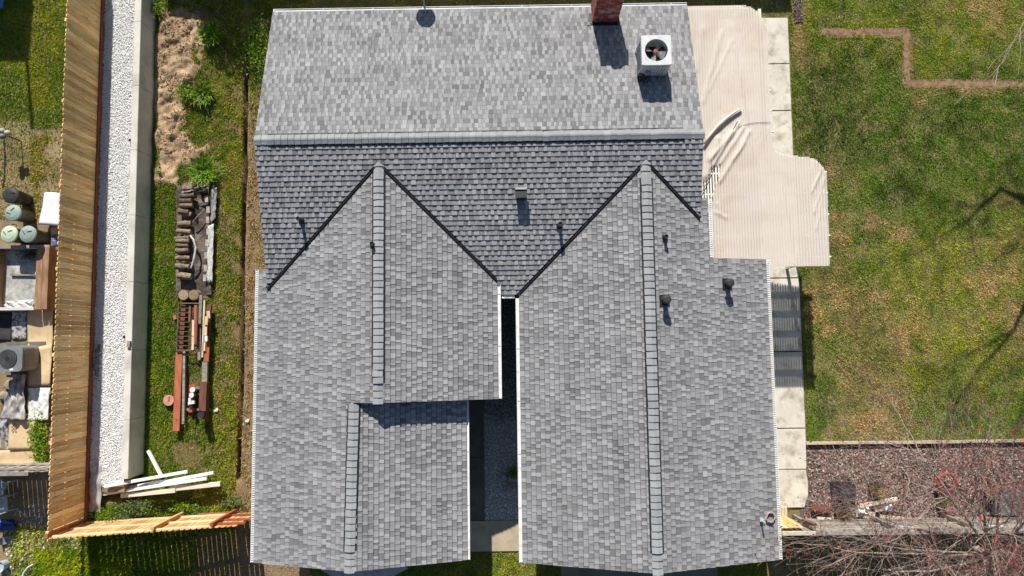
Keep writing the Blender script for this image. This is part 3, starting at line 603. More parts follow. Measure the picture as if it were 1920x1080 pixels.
# chimney
m_brick = mat('chimney_brick', (.24, .05, .04), (.36, .085, .06), scale=5, rough=.9, orand=.35, fine=.25, fscale=40, bump=.5, bscale=60, stain=(.55, .5, .46), sscale=4)
m_mort = mat('mortar', (.42, .39, .36), (.5, .47, .44), scale=9, rough=.95, bump=.4)
pA = onroof(1110, 43, 'N'); pB = onroof(1157, 42, 'N'); ys_ = pA.y; cx0, cx1 = pA.x, pB.x
sh = onroof(1151, 122, 'N'); ztop = sh.z + (ys_ - sh.y) / 1.45; sh2 = onroof(1151, 130, 'N')
ch_d = .62; core = MB(); core.box(cx0 + .012, ys_ + .012, 0, cx1 - .012, ys_ + ch_d - .012, ztop - .02); chim = core.build('chimney', m_mort, house)
bw = (cx1 - cx0 - .012 * 2) / 3; bh = .066
def bmesh_(L, D, H): mb = MB(); mb.box(-L / 2, -D / 2, -H / 2, L / 2, D / 2, H / 2); return mb.mesh('brick', m_brick)
bx = bmesh_(bw, .1, bh); bx2 = bmesh_(bw * .5 - .004, .1, bh); bd = (ch_d - .224) / 2; by = bmesh_(.1, bd, bh)
z = zp('N', 0, ys_ + ch_d) - .3; row = 0
while z < ztop - .03:
    off = row % 2
    for yy in (ys_ + .05, ys_ + ch_d - .05):
        if z > zp('N', 0, yy) - .25:
            if off:
                for i in range(3): link('brick', bx, chim, (cx0 + bw / 2 + i * (bw + .012), yy, z))
            else:
                link('brick', bx2, chim, (cx0 + bw * .25 - .001, yy, z)); link('brick', bx2, chim, (cx1 - bw * .25 + .001, yy, z))
                for i in range(2): link('brick', bx, chim, (cx0 + bw + .006 + i * (bw + .012), yy, z))
    for xx in (cx0 + .05, cx1 - .05):
        for i in range(2): link('brick', by, chim, (xx, ys_ + .112 + bd / 2 + i * (bd + .012) - .006 + (.0 if off else .0), z))
    z += bh + .011; row += 1
mb = MB(); mb.box(cx0 - .03, ys_ - .03, ztop - .02, cx1 + .03, ys_ + ch_d + .03, ztop + .04); mb.build('crown', m_mort, chim)
mb = MB(); fz = ztop + .04; mb.lathe((cx0 + (cx1 - cx0) * .55, ys_ + .22, fz), [(.18, 0), (.18, .14), (.15, .14), (.15, .02)], 16); mb.build('flue', mat('clay_flue', (.4, .2, .12), rough=.9), chim)
mb = MB(); mb.beam((cx0 - .03, ys_ - .05, zp('N', 0, ys_ - .05) + .03), (cx1 + .03, ys_ - .05, zp('N', 0, ys_ - .05) + .03), .11, .02)
mb.beam((cx0 - .04, ys_ - .06, zp('N', 0, ys_ - .06) + .035), (cx0 - .04, ys_ + .3, zp('N', 0, ys_ + .3) + .035), .08, .02); mb.beam((cx1 + .03, ys_ - .06, zp('N', 0, ys_ - .06) + .035), (cx1 + .03, ys_ + .3, zp('N', 0, ys_ + .3) + .035), .07, .02)
mb.build('flashing', m_black, chim)
# vents
def small_vent(px, py, k, h=.3, r=.042, capr=.055, plate=.15, hood=False, lab=None):
    b = onroof(px, py, k); gx, gy = PL[k][1], PL[k][2]; nrm = Vector((-gx, -gy, 1)).normalized(); q = nrm.to_track_quat('Z', 'Y').to_matrix()
    mb = MB(); M = Matrix.Translation(b + nrm * .034) @ q.to_4x4(); P = [(-1, -1), (1, -1), (1, 1), (-1, 1)]
    mb.hexa([M @ Vector((x * plate / 2, y * plate / 2, -.008)) for x, y in P], [M @ Vector((x * plate / 2, y * plate / 2, .008)) for x, y in P])
    fl = mb.build('vent_flashing', m_black, house)
    mb = MB(); mb.lathe(b, [(r * 1.9, .01), (r * 1.5, .06), (r * 1.05, .1), (r, .1), (r, h)] , 16)
    v = mb.build('vent_pipe', m_black, house)
    mb = MB()
    if hood: mb.lathe(b + Vector((0, 0, h - .02)), [(r * 1.1, -.03), (capr, -.03), (capr, .03), (capr * .82, .055), (capr * .5, .062)], 20)
    else: mb.lathe(b + Vector((0, 0, h - .02)), [(capr, 0), (capr, .05), (capr * .7, .05), (capr * .65, .03)], 16)
    mb.build('vent_cap', mat('vent_cap_grey', (.035, .035, .036), (.055, .055, .055), scale=12, rough=.5) if hood else m_black, v)
small_vent(566, 414, 'S', .31); small_vent(1049, 424, 'S', .32, capr=.06); small_vent(700, 459, 'LW', .17, plate=.14); small_vent(1246, 446, 'RE', .21, plate=.14)
small_vent(1245, 563, 'RE', .36, r=.07, capr=.11, plate=.28, hood=True); small_vent(1362, 532, 'RE', .34, r=.07, capr=.11, plate=.28, hood=True)
# box vent on the shaded slope
b = onroof(977, 366, 'S'); mb = MB(); s_ = .13
ring0 = [(-s_, -.13), (s_, -.13), (s_, .12), (-s_, .12)]; mb.hexa([(b.x + x, b.y + y, zp('S', b.x + x, b.y + y)) for x, y in ring0], [(b.x + x, b.y + y * .9, b.z + .2) for x, y in ring0])
bv = mb.build('roof_vent', m_black, house)
mb = MB(); mb.obox((b.x, b.y + .02, b.z + .215), .31, .28, .02, 0, -.12); mb.build('vent_hood', m_black, bv)
mb = MB(); mb.beam((b.x - .15, b.y + .125, b.z + .235), (b.x + .15, b.y + .125, b.z + .235), .05, .03); mb.build('vent_lip', mat('grey_metal', (.42, .43, .44), (.5, .5, .5), scale=8, rough=.45, metal=.4), bv)
# bay roof below the front gable
mb = MB(); q = [at(596, 1066, 2.25), at(640, 1090, 2.2), at(715, 1092, 2.2), at(765, 1066, 2.25)]
top = [Vector((p.x * .6 + at(680, 1060, 2.3).x * .4, Yl2 + .3, 2.62)) for p in q]
mb.grid([q, top]); mb.build('bay_roof', mat('bay_shingle', (.26, .265, .28), (.34, .34, .36), scale=8, fine=.2, rough=.95), house)

# ================================================================= ON THE ROOF
# air conditioner
zb = onroof(1228, 142, 'N').z; zt = zb + .8
A = [at(1202, 67, zt), at(1205, 122, zt), at(1259, 120, zt), at(1257, 66, zt)]
ctr = sum(A, Vector()) / 4; wx = ((A[3] - A[0]).length + (A[2] - A[1]).length) / 2; wy = ((A[1] - A[0]).length + (A[2] - A[3]).length) / 2
ac = thing('air_conditioner', (ctr.x, ctr.y, zb), 'pale grey air conditioner with round top fan on the rear roof slope', 'air conditioner')
m_ac = mat('ac_paint', (.60, .61, .61), (.68, .68, .67), scale=5, rough=.45, fine=.06, stain=(.45, .44, .42), sscale=6)
m_acd = mat('ac_dark', (.02, .02, .022), (.035, .035, .04), scale=8, rough=.6)
mb = MB(); x0, x1, y0, y1 = ctr.x - wx / 2, ctr.x + wx / 2, ctr.y - wy / 2, ctr.y + wy / 2
for xx in (x0, x1 - .04):
    for yy in (y0, y1 - .04): mb.box(xx, yy, zp('N', ctr.x, yy + .02) - .0, xx + .04, yy + .04, zt - .02)
zlow = zb - .02
mb.box(x0, y0, zlow + .08, x1, y1, zlow + .13); mb.build('frame', m_ac, ac)
mb = MB(); mb.box(x0 + .03, y0 + .03, zlow + .12, x1 - .03, y1 - .03, zlow + .2); mb.build('inside', m_acd, ac)
def panel(p, q, nrm):
    p = Vector(p); q = Vector(q); mb = MB(); mb.beam((p + q) / 2 * 1 - (q - p) / 2 + Vector((0, 0, 0)), q, .01, .6); 
for (p, q, nx_, ny_) in (((x0, y0), (x1, y0), 0, -1), ((x0, y0), (x0, y1), -1, 0), ((x1, y0), (x1, y1), 1, 0), ((x0, y1), (x1, y1), 0, 1)):
    p = Vector((*p, zlow + .42)); q = Vector((*q, zlow + .42)); d = (q - p).normalized(); p = p + d * .042; q = q - d * .042
    mb = MB(); mb.beam(p - Vector((nx_, ny_, 0)) * .02, q - Vector((nx_, ny_, 0)) * .02, .008, .6)
    sp = mb.build('side_panel', m_ac, ac); n = 9
    for i in range(n):
        c = p + (q - p) * ((i + .5) / n); mb = MB(); mb.beam(c - Vector((0, 0, .29)), c + Vector((0, 0, .29)), .05, .012, up=(nx_ + d.x * .5, ny_ + d.y * .5, 0)); mb.build('louvre', m_ac, sp)
mb = MB(); n = 40; ro = .295; k = []
for i in range(n):
    a = 2 * math.pi * i / n; ca, sa = math.cos(a), math.sin(a); m_ = max(abs(ca) / (wx / 2 + .008), abs(sa) / (wy / 2 + .008)); k.append((ca / m_, sa / m_, ca * ro, sa * ro))
V = [(ctr.x + a, ctr.y + b_, zt) for a, b_, c_, d_ in k] + [(ctr.x + c_, ctr.y + d_, zt) for a, b_, c_, d_ in k] + [(ctr.x + c_, ctr.y + d_, zt - .14) for a, b_, c_, d_ in k] + [(ctr.x + a, ctr.y + b_, zt - .07) for a, b_, c_, d_ in k]
Fc = []
for i in range(n): j = (i + 1) % n; Fc += [(i, j, n + j, n + i), (n + i, n + j, 2 * n + j, 2 * n + i), (3 * n + i, 3 * n + j, j, i)]
mb.add(V, Fc)
for sx in ():
    for sy in (-1, 1): mb.add([(ctr.x + sx * (wx / 2 + .008), ctr.y + sy * (wy / 2 + .008), zt), (ctr.x + sx * (wx / 2 + .008), ctr.y + sy * (wy / 2 - .12), zt), (ctr.x + sx * (wx / 2 - .12), ctr.y + sy * (wy / 2 + .008), zt)], [(0, 1, 2) if sx * sy < 0 else (0, 2, 1)])
mb.build('top_panel', m_ac, ac)
fan = MB(); fan.lathe((ctr.x, ctr.y, zt - .17), [(.062, 0), (.062, .09), (.045, .11)], 16); fh = fan.build('fan_hub', mat('rusty_hub', (.36, .1, .04), (.5, .17, .08), scale=25, rough=.8), ac)
m_bl = mat('fan_blade', (.5, .52, .55), (.62, .62, .62), scale=6, rough=.35, metal=.6)
for i in range(4):
    a = math.radians(-22 + 90 * i); mb = MB()
    G = []
    for r_, w0, w1 in ((.05, -.3, .3), (.14, -.4, .36), (.22, -.4, .36), (.275, -.24, .32)):
        G.append([(ctr.x + r_ * math.cos(a + t), ctr.y + r_ * math.sin(a + t), zt - .12 + (t - .0) * .16 * 1.2 - .02) for t in (w0, w0 * .4, w1 * .4, w1)])
    mb.grid(G); mb.build('fan_blade', m_bl, fh)
mb = MB()
for a in (0, math.pi / 2, math.pi, 1.5 * math.pi):
    mb.tube([(ctr.x + .3 * math.cos(a), ctr.y + .3 * math.sin(a), zt + .006), (ctr.x + .05 * math.cos(a), ctr.y + .05 * math.sin(a), zt - .01)], .005, 5)
for rr in (.12, .2, .265): mb.tube([(ctr.x + rr * math.cos(t * math.pi / 12), ctr.y + rr * math.sin(t * math.pi / 12), zt - .002) for t in range(25)], .0022, 4)
mb.build('fan_guard', m_acd, ac)
jb = onroof(1210, 146, 'N'); mb = MB(); mb.obox((jb.x, jb.y + .02, jb.z + .32), .13, .09, .2, .1); db = mb.build('disconnect_box', mat('box_grey', (.25, .27, .3), rough=.5), ac)
rr_ = random.Random(9)
for i in range(6):
    p0 = Vector((x0 + .05 + .03 * i, y0 - .02, zlow + .3 - .03 * i)); e = onroof(1197 + 3 * i, 150 + rr_.random() * 10, 'N') + Vector((0, 0, .03)); mdl = onroof(1194 + 5 * i, 140 + 2 * i, 'N') + Vector((0, 0, .25))
    pts = [p0 * (1 - t) ** 2 + mdl * 2 * t * (1 - t) + e * t * t for t in [j / 8 for j in range(9)]]; mb = MB(); mb.tube(pts, .013 if i % 2 else .02, 6); mb.build('hose', m_acd, ac)
# satellite dish on the rear eave (its shadow lies on the roof)
shp = onroof(799, 34, 'N'); dz = .75
dc = Vector((shp.x - .19 * dz, shp.y + 1.45 * dz, shp.z + dz))
dish = thing('satellite_dish', (dc.x, Yn + .05, 2.5), 'satellite dish on a bent mast at the rear eave', 'satellite dish')
m_dish = mat('dish_grey', (.42, .42, .43), (.48, .48, .48), scale=5, rough=.5)
q = Vector((-.25, .75, .62)).to_track_quat('Z', 'Y').to_matrix(); mb = MB(); prof = [(.27, .06), (.2, .035), (.1, .01), (.01, 0), (.01, -.012), (.1, -.002), (.2, .023), (.275, .05)]
mb.lathe(dc, prof, 28, M=q); mb.build('reflector', m_dish, dish, True)
mb = MB(); f0 = at(799, 14, 2.55); mb.tube([(f0.x, Yn - .12, 2.66), (f0.x - .02, Yn + .1, 2.85), (dc.x, dc.y - .05, dc.z - .2), dc], .022, 8); mb.build('mast', m_dish, dish)
mb = MB(); ft = dc + q @ Vector((0, 0, .34)); mb.tube([dc + q @ Vector((0, -.25, .05)), ft], .012, 6); mb.obox(ft, .07, .07, .12); mb.build('feed_arm', m_dish, dish)
mb = MB(); mb.obox((f0.x, Yn - .13, 2.665), .14, .12, .012, 0, -.28); mb.build('foot', m_black, dish)
# cable coil and bracket near the front corner
c = onroof(1443, 969, 'RE'); coil = MB(); pts = []
for i in range(70):
    a = i * 2 * math.pi / 18; r_ = .125 + .012 * math.sin(i * 1.3); pts.append((c.x + r_ * math.cos(a), c.y + r_ * math.sin(a), c.z - .29 * r_ * math.cos(a) + .05 + .0006 * i))
coil.tube(pts, .011, 6); tag(coil.build('cable_coil', mat('red_cable', (.3, .07, .06), (.6, .5, .48), scale=14, rough=.5), None), 'small coil of red and white cable near the front right roof corner', 'cable')
c = onroof(1426, 975, 'RE'); br = MB(); br.box(c.x - .045, c.y - .02, c.z + .02, c.x + .045, c.y + .07, c.z + .1); br.tube([(c.x, c.y, c.z + .03), (c.x + .01, c.y, c.z + .3)], .022, 8); br.tube([(c.x, c.y, c.z + .1), (c.x + .07, c.y + .05, c.z + .12), (c.x + .13, c.y + .1, c.z + .08)], .008, 5)
tag(br.build('roof_bracket', mat('galvanised', (.55, .56, .57), rough=.4, metal=.3), None), 'small pale metal bracket on the roof beside the cable coil', 'bracket')
c = onroof(1105, 46, 'N'); mb = MB(); mb.sheet([c + Vector((-.06, -.05, .04)), c + Vector((.06, -.04, .04)), c + Vector((.05, .05, .05)), c + Vector((-.05, .03, .04))], 4, 4, lambda u, v: .03 * math.sin(9 * u + 7 * v))
tag(mb.build('paper_scrap', mat('white_paper', (.75, .75, .75), rough=.8), None), 'scrap of white paper on the roof at the foot of the chimney', 'scrap')
# ================================================================= LEFT SIDE
m_cedar_bright = mat('cedar', (.72, .32, .07), (.96, .73, .38), c3=(.95, .62, .27), scale=1.0, stretch=(16, 16, 1.3), orand=.42, knots=5.5, fine=.1, fscale=30, rough=.8, bump=.2, bscale=4, lo=.28, hi=.72)  # cedar brightened in colour to make up for the left fence's shaded face
m_cedarf = mat('cedar_darkened', (.46, .22, .07), (.70, .45, .21), c3=(.60, .35, .14), scale=1.0, stretch=(16, 16, 1.3), orand=.32, knots=5.5, fine=.1, fscale=30, rough=.8, lo=.28, hi=.72)  # same cedar darkened in colour to offset full sun on the front fence
m_cedarx = mat('cedar_rail', (.66, .48, .28), (.78, .62, .42), scale=1.0, stretch=(2, 16, 16), orand=.12, knots=4, rough=.8)
m_stainr = mat('red_stained_wood', (.22, .062, .03), (.34, .105, .05), scale=1.0, stretch=(9, 3, 9), orand=.25, fine=.15, rough=.75)
m_weath = mat('weathered_wood', (.22, .19, .16), (.40, .36, .31), scale=1.0, stretch=(4, 14, 14), orand=.25, fine=.2, rough=.9)
# cedar fence on the left
fen = thing('cedar_fence', (float(fence_x(0)), 0, ZN), 'tall new cedar picket fence along the white gravel strip', 'fence')
PW = .138
def picket_mesh(h, axis):
    mb = MB(); o = [(-PW / 2 + .003, 0), (PW / 2 - .003, 0), (PW / 2 - .003, h - .035), (PW / 2 - .035, h), (-PW / 2 + .035, h), (-PW / 2 + .003, h - .035)]
    if axis == 'y': mb.hexa([(-.009, a, b) for a, b in o], [(.009, a, b) for a, b in o])
    else: mb.hexa([(a, .009, b) for a, b in o], [(a, -.009, b) for a, b in o])
    return mb.mesh('picket', m_cedar_bright if axis == 'y' else m_cedarf)
pm_ = [picket_mesh(1.70 + .012 * i, 'y') for i in range(3)]
Rf = random.Random(21); y = -5.05; i = 0
while y < 12.8:
    link('picket', pm_[Rf.randrange(3)], fen, (float(fence_x(y)) + Rf.uniform(-.003, .003), y, ZN + .03), (Rf.uniform(-.004, .004), 0, Rf.uniform(-.015, .015))); y += PW + .008
for h in (.35, 1.0, 1.55):
    mb = MB(); mb.beam((float(fence_x(-5.1)) - .03, -5.1, ZN + h), (float(fence_x(12.8)) - .03, 12.8, ZN + h), .038, .089); mb.build('rail', m_cedar_bright, fen)
for y in np.arange(-4.9, 12.8, 2.4):
    mb = MB(); x = float(fence_x(y)) - .1; mb.box(x - .045, y - .045, ZN - .2, x + .045, y + .045, ZN + 1.6); mb.build('post', m_cedar_bright, fen)
y = 12.8
while y > -5.0:
    y2 = max(y - 3.6, -5.0); mb = MB(); mb.beam((float(fence_x(y)) + .035, y - .004, ZN + .10), (float(fence_x(y2)) + .035, y2, ZN + .10), .038, .2); mb.build('kickboard', m_stainr, fen); y = y2
# front fence from the corner to the house
A_ = at(85, 1011, 2.44); A_.z = 2.44; B_ = at(469, 962, .1); zB = 1.66
ff = thing('rail_fence', ((A_.x + B_.x) / 2, (A_.y + B_.y) / 2, .2), 'new cedar fence with exposed rails between the tall fence corner and house', 'fence')
fd = Vector((B_.x - A_.x, B_.y - A_.y, 0)); FL = fd.length + .28; fd.normalize(); fang = math.atan2(fd.y, fd.x); fn = Vector((-fd.y, fd.x, 0))
ftop = lambda t: 2.44 + (zB - 2.44) * min(t / (FL - .28), 1.05); fbot = lambda t: .62 * (1 - t / FL) + .02
pmx = {}
t = .07
while t < FL - .05:
    h = round((ftop(t) - fbot(t)) / .05) * .05
    if h not in pmx: pmx[h] = picket_mesh(h, 'x')
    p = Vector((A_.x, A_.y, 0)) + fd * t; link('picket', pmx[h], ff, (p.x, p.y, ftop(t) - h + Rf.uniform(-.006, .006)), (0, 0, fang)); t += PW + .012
def along(t, off, z): p = Vector((A_.x, A_.y, 0)) + fd * t + fn * off; return Vector((p.x, p.y, z))
for fr in (.12, .52, .93):
    for t0, t1 in ((.1, 2.62), (2.66, FL - .75)):
        z0 = fbot(t0) + (ftop(t0) - fbot(t0)) * fr; z1 = fbot(t1) + (ftop(t1) - fbot(t1)) * fr; mb = MB(); mb.beam(along(t0, .033, z0), along(t1, .033, z1), .04, .09); mb.build('rail', m_cedarx, ff)
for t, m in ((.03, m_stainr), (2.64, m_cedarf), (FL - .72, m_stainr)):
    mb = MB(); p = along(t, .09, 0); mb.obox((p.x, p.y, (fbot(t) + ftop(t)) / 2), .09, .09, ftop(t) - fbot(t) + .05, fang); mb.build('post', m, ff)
mb = MB(); mb.beam(along(3.1, .04, .32), along(FL - .75, .04, .16), .04, .22); mb.build('kickboard', m_stainr, ff)
for i, z in enumerate((.45, 1.0, 1.45)):
    mb = MB(); mb.beam(along(FL - .68, .035, z), along(FL + .1, .035, z - .02), .04, .14); mb.build('gate_rail', m_stainr, ff)
# retaining wall
rw = thing('retaining_wall', (-11.5, 3, 0), 'low pale concrete retaining wall beside the white gravel', 'wall')
jn = [13.2] + [at(250, py, .85).y for py in (40, 160, 281, 403, 528, 656, 787, 898)]
for a, b in zip(jn[:-1], jn[1:]):
    mb = MB(); a -= .006; b += .006; xa_, xb_ = float(wall_e(a)), float(wall_e(b))
    P = [(xb_ - .205, b), (xb_, b), (xa_, a), (xa_ - .205, a)]; c = .012
    mb.hexa([(x, y, -.3) for x, y in P], [(x, y, .838) for x, y in P]); mb.hexa([(x, y, .838) for x, y in P], [(x + (c if k in (0, 3) else -c), y, .85) for k, (x, y) in enumerate(P)])
    mb.build('wall_panel', m_concw, rw)
for k, (px, py, lb) in enumerate(((243, 262, 'small black drain pipe stub beside the wall at the upper gravel'), (232, 631, 'small black drain pipe stub beside the brick on the gravel'))):
    p = at(px, py, ZN + .1); mb = MB(); mb.tube([(p.x, p.y, ZN), (p.x, p.y, ZN + .1), (p.x + .02, p.y - .03, ZN + .14)], .03, 10); tag(mb.build('drain_pipe', m_black), lb, 'pipe', 'drain pipe stubs')
p = at(241, 645, .9); mb = MB(); mb.obox((p.x, p.y, .885), .09, .19, .065, -.1); tag(mb.build('brick', mat('loose_brick', (.3, .24, .2), (.36, .3, .26), scale=12, rough=.9, fine=.2)), 'single loose brick lying on top of the concrete wall', 'brick')
# landscape fabric edges showing along the fence
m_fab = mat('landscape_fabric', (.09, .095, .10), (.2, .2, .2), scale=10, rough=.8)
for k, (px, py, l, lb) in enumerate(((181, 680, .55, 'bulging flap of grey landscape fabric by the fence kickboard'), (177, 915, .7, 'crumpled grey landscape fabric at the lower end of gravel'))):
    p = at(px, py, ZN + .08); mb = MB(); wv = .16 if k == 0 else .35
    mb.sheet([(p.x - wv / 2, p.y - l, ZN + .03), (p.x + wv / 2, p.y - l, ZN + .03), (p.x + wv / 2, p.y + l, ZN + .03), (p.x - wv / 2, p.y + l, ZN + .03)], 8, 24, lambda u, v: .12 * math.sin(math.pi * v) * math.sin(math.pi * u) + .02 * math.sin(17 * v + 5 * u))
    tag(mb.build('fabric_flap', m_fab if k == 0 else mat('fabric_pale', (.3, .3, .31), (.5, .5, .5), scale=6, rough=.85), None, True), lb, 'fabric')
# ---- neighbour's trash bins
def bin_(px, py, h, r, lidc, bodyc, label, ang=0):
    z = ZN + h; p = at(px, py, z); t = thing('trash_bin', (p.x, p.y, ZN), label, 'trash bin', 'round trash bins by the wooden planter')
    mb = MB(); mb.lathe((p.x, p.y, ZN), [(r * .8, 0), (r * .82, .04), (r * .97, h * .9), (r * 1.03, h * .9), (r * 1.03, h * .95), (r * .95, h * .95)], 24); mb.build('body', mat('bin_body_' + bodyc[0], bodyc[1], bodyc[2], scale=5, rough=.6, fine=.1, stain=(.2, .17, .13), sscale=6), t, True)
    mb = MB(); mb.lathe((p.x, p.y, z - h * .06), [(r * 1.06, 0), (r * 1.08, .03), (r * 1.0, .055), (r * .6, .085), (r * .2, .09)], 28); ld = mb.build('lid', mat('bin_lid_' + lidc[0], lidc[1], lidc[2], scale=4, rough=.5, fine=.06), t)
    for k in range(2):
        a = ang + k * 1.9; mb = MB(); c = Vector((p.x + .1 * math.cos(a + .6), p.y + .1 * math.sin(a + .6), z - h * .06 + .088)); mb.beam(c - Vector((math.cos(a), math.sin(a), 0)) * .07, c + Vector((math.cos(a), math.sin(a), 0)) * .07, .015, .02); mb.build('lid_rib', m_black, ld)
    a = math.radians(70); mb = MB(); c = Vector((p.x, p.y, z - .08)) + Vector((math.cos(a), math.sin(a), 0)) * r * 1.08
    mb.tube([c + Vector((-.07, 0, 0)), c + Vector((-.06, .06, .02)), c + Vector((.06, .06, .02)), c + Vector((.07, 0, 0))], .012, 6); mb.build('handle', m_black, t)
bin_(20, 366, .72, .225, ('black', (.035, .035, .037), (.05, .05, .05)), ('black', (.03, .03, .032), (.05, .05, .05)), 'black lidded trash bin, topmost of the four', 0)
bin_(24, 399, .72, .225, ('sage', (.27, .34, .31), (.33, .40, .37)), ('brown', (.12, .1, .085), (.19, .165, .14)), 'grey green lidded trash bin with brown body just below the black one', .8)
bin_(17, 439, .72, .235, ('pale', (.42, .53, .38), (.52, .62, .45)), ('dark', (.08, .1, .095), (.13, .15, .14)), 'pale green lidded trash bin at the left picture edge', .4)
bin_(52, 439, .72, .235, ('grey', (.24, .31, .28), (.29, .36, .33)), ('dark', (.08, .1, .095), (.13, .15, .14)), 'grey green trash bin nearest the cardboard and white sheet', .2)
# leaning board behind the bins
mb = MB(); q = [at(84, 361, 1.05), at(112, 362, 1.25), at(112, 424, 1.2), at(72, 421, .95)]
mb.sheet([q[3], q[2], q[1], q[0]], 8, 12, lambda u, v: .05 * math.sin(math.pi * u) + .01 * math.sin(9 * v)); sh_ = mb.build('white_sheet', mat('white_board', (.78, .78, .80), (.84, .84, .85), scale=5, rough=.6), None, True)
md = sh_.modifiers.new('s', 'SOLIDIFY'); md.thickness = .015; tag(sh_, 'curved white plastic sheet leaning against the cedar fence', 'sheet')
# cardboard
m_card = mat('cardboard', (.56, .41, .24), (.66, .50, .31), scale=2.5, rough=.85, fine=.05, bump=.15, bscale=9, stain=(.47, .33, .19), sscale=4)
m_printb = mat('blue_print', (.06, .11, .27), (.08, .14, .31), scale=8, rough=.6)
m_printw = mat('white_print', (.75, .75, .75), rough=.6)
def card(px, label, z=.05, zs=None, waves=.02, name='cardboard_sheet', m=None, cat='cardboard', nu=10, grp='flattened cardboard along the fence', fn=None):
    q = [at(x, y, ZN + (zs[k] if zs else z)) for k, (x, y) in enumerate(px)]; mb = MB(); a, b_ = random.random() * 6, random.random() * 6
    mb.sheet(q, nu, nu, fn or (lambda u, v: waves * math.sin(2.1 * v * 3 + a) * .5 + waves * .5 * math.sin(5 * u + b_)))
    o = mb.build(name, m or m_card, None, True); s = o.modifiers.new('s', 'SOLIDIFY'); s.thickness = .008; s.offset = -1; return tag(o, label, cat, grp)
card([(96, 474), (105, 474), (108, 425), (96, 428)], 'narrow cardboard piece with blue print under the white sheet', .12)
o = bpy.data.objects['cardboard_sheet']
mb = MB(); q = [at(x, y, ZN + .155) for x, y in ((96.5, 459), (106, 459), (107, 439), (96.5, 440))]; mb.face(q); pr = mb.build('printed_label', m_printb, o); pr.location = (0, 0, 0)
mb = MB(); q = [at(x, y, ZN + .158) for x, y in ((99.5, 452), (104, 452), (104, 447), (99.5, 447))]; mb.tube([(p + Vector((0, 0, 0))) for p in (q[2], q[3], q[0], q[1])], .008, 5); mb.build('lettering', m_printw, pr)
card([(86, 580), (102, 580), (106, 476), (90, 476)], 'long pale cardboard strip between the planter and the fence', .09)
card([(52, 652), (98, 652), (101, 575), (53, 580)], 'tan cardboard sheet partly shaded by the wooden planter', .05, waves=.05)
card([(52, 726), (95, 724), (98, 645), (51, 654)], 'smooth tan cardboard sheet beside the neighbour\'s grey unit', .08, waves=.04)
wn = lambda u, v: .07 * (float(fbm(np.array([u * 3.1]), np.array([v * 3.7]), 2, 3, 4)[0]) - .3) + .03 * abs(math.sin(9 * u + 4 * v))
card([(53, 789), (91, 787), (95, 727), (53, 727)], 'crumpled white paper sheet on the ground by the fence', .1, m=mat('white_wrap', (.62, .61, .60), (.72, .71, .70), scale=6, rough=.8, bump=.6, bscale=14), name='white_wrap', cat='paper', nu=22, grp=None, fn=wn)
c5 = card([(16, 843), (66, 843), (66, 789), (16, 786)], 'opened cardboard box flap with faint print above the striped piece', .12, waves=.02)
mb = MB()
for k in range(3):
    for j in range(2): q = at(23 + 5 * j, 795 + 6 * k, ZN + .16); mb.box(q.x - .018, q.y - .025, q.z - .001, q.x + .018, q.y + .025, q.z + .002)
mb.build('lettering', mat('brown_print', (.2, .13, .07), rough=.8), c5)
card([(-8, 874), (77, 872), (74, 842), (-8, 845)], 'pale cardboard piece lying just above the weathered fence', .06)
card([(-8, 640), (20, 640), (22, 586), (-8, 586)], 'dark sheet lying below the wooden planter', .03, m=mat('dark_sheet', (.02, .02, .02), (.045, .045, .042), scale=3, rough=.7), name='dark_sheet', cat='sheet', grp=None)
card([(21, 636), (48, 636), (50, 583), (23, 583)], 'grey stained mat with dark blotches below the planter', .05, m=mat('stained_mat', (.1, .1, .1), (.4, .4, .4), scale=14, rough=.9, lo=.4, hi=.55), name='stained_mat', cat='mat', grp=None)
card([(-8, 846), (17, 846), (17, 780), (-8, 780)], 'blotchy grey tarp at the left picture edge', .04, m=mat('blotchy_tarp', (.07, .07, .075), (.4, .4, .4), scale=9, rough=.8, lo=.4, hi=.6), name='grey_tarp', cat='tarp', grp=None, waves=.05)
# rubble heap cloth and rocks
card([(2, 785), (50, 788), (50, 702), (30, 700)], 'crumpled dirty white cloth over the rubble', .18, m=mat('dirty_cloth', (.2, .19, .18), (.5, .49, .47), scale=5, rough=.9, bump=.5, bscale=10), name='dirty_cloth', cat='cloth', nu=22, grp=None, fn=lambda u, v: wn(u, v) * 2.2)
RC = random.Random(4)
for k, (px, py, s, lb) in enumerate(((22, 722, .22, 'flat tan rock above the dirty cloth'), (38, 755, .2, 'brown rock beside the crumpled white paper'), (8, 742, .18, 'dark rock at the left edge near the cloth'), (40, 778, .19, 'greyish rock above the opened cardboard box'))):
    p = at(px, py, ZN + .05); mb = MB(); G = []
    for a in range(6):
        th = math.pi * a / 5; G.append([(p.x + s * math.sin(th) * math.cos(b_ * 2 * math.pi / 9) * RC.uniform(.85, 1.15), p.y + s * .8 * math.sin(th) * math.sin(b_ * 2 * math.pi / 9) * RC.uniform(.85, 1.15), ZN + .08 - s * .5 * math.cos(th)) for b_ in range(9)])
    for g in G: g.append(g[0])
    mb.grid(G); tag(mb.build('rock', mat('tan_rock', (.2, .17, .12), (.33, .28, .2), scale=6, rough=.9, orand=.3, bump=.5, bscale=16)), lb, 'rock', 'rocks in the rubble heap')
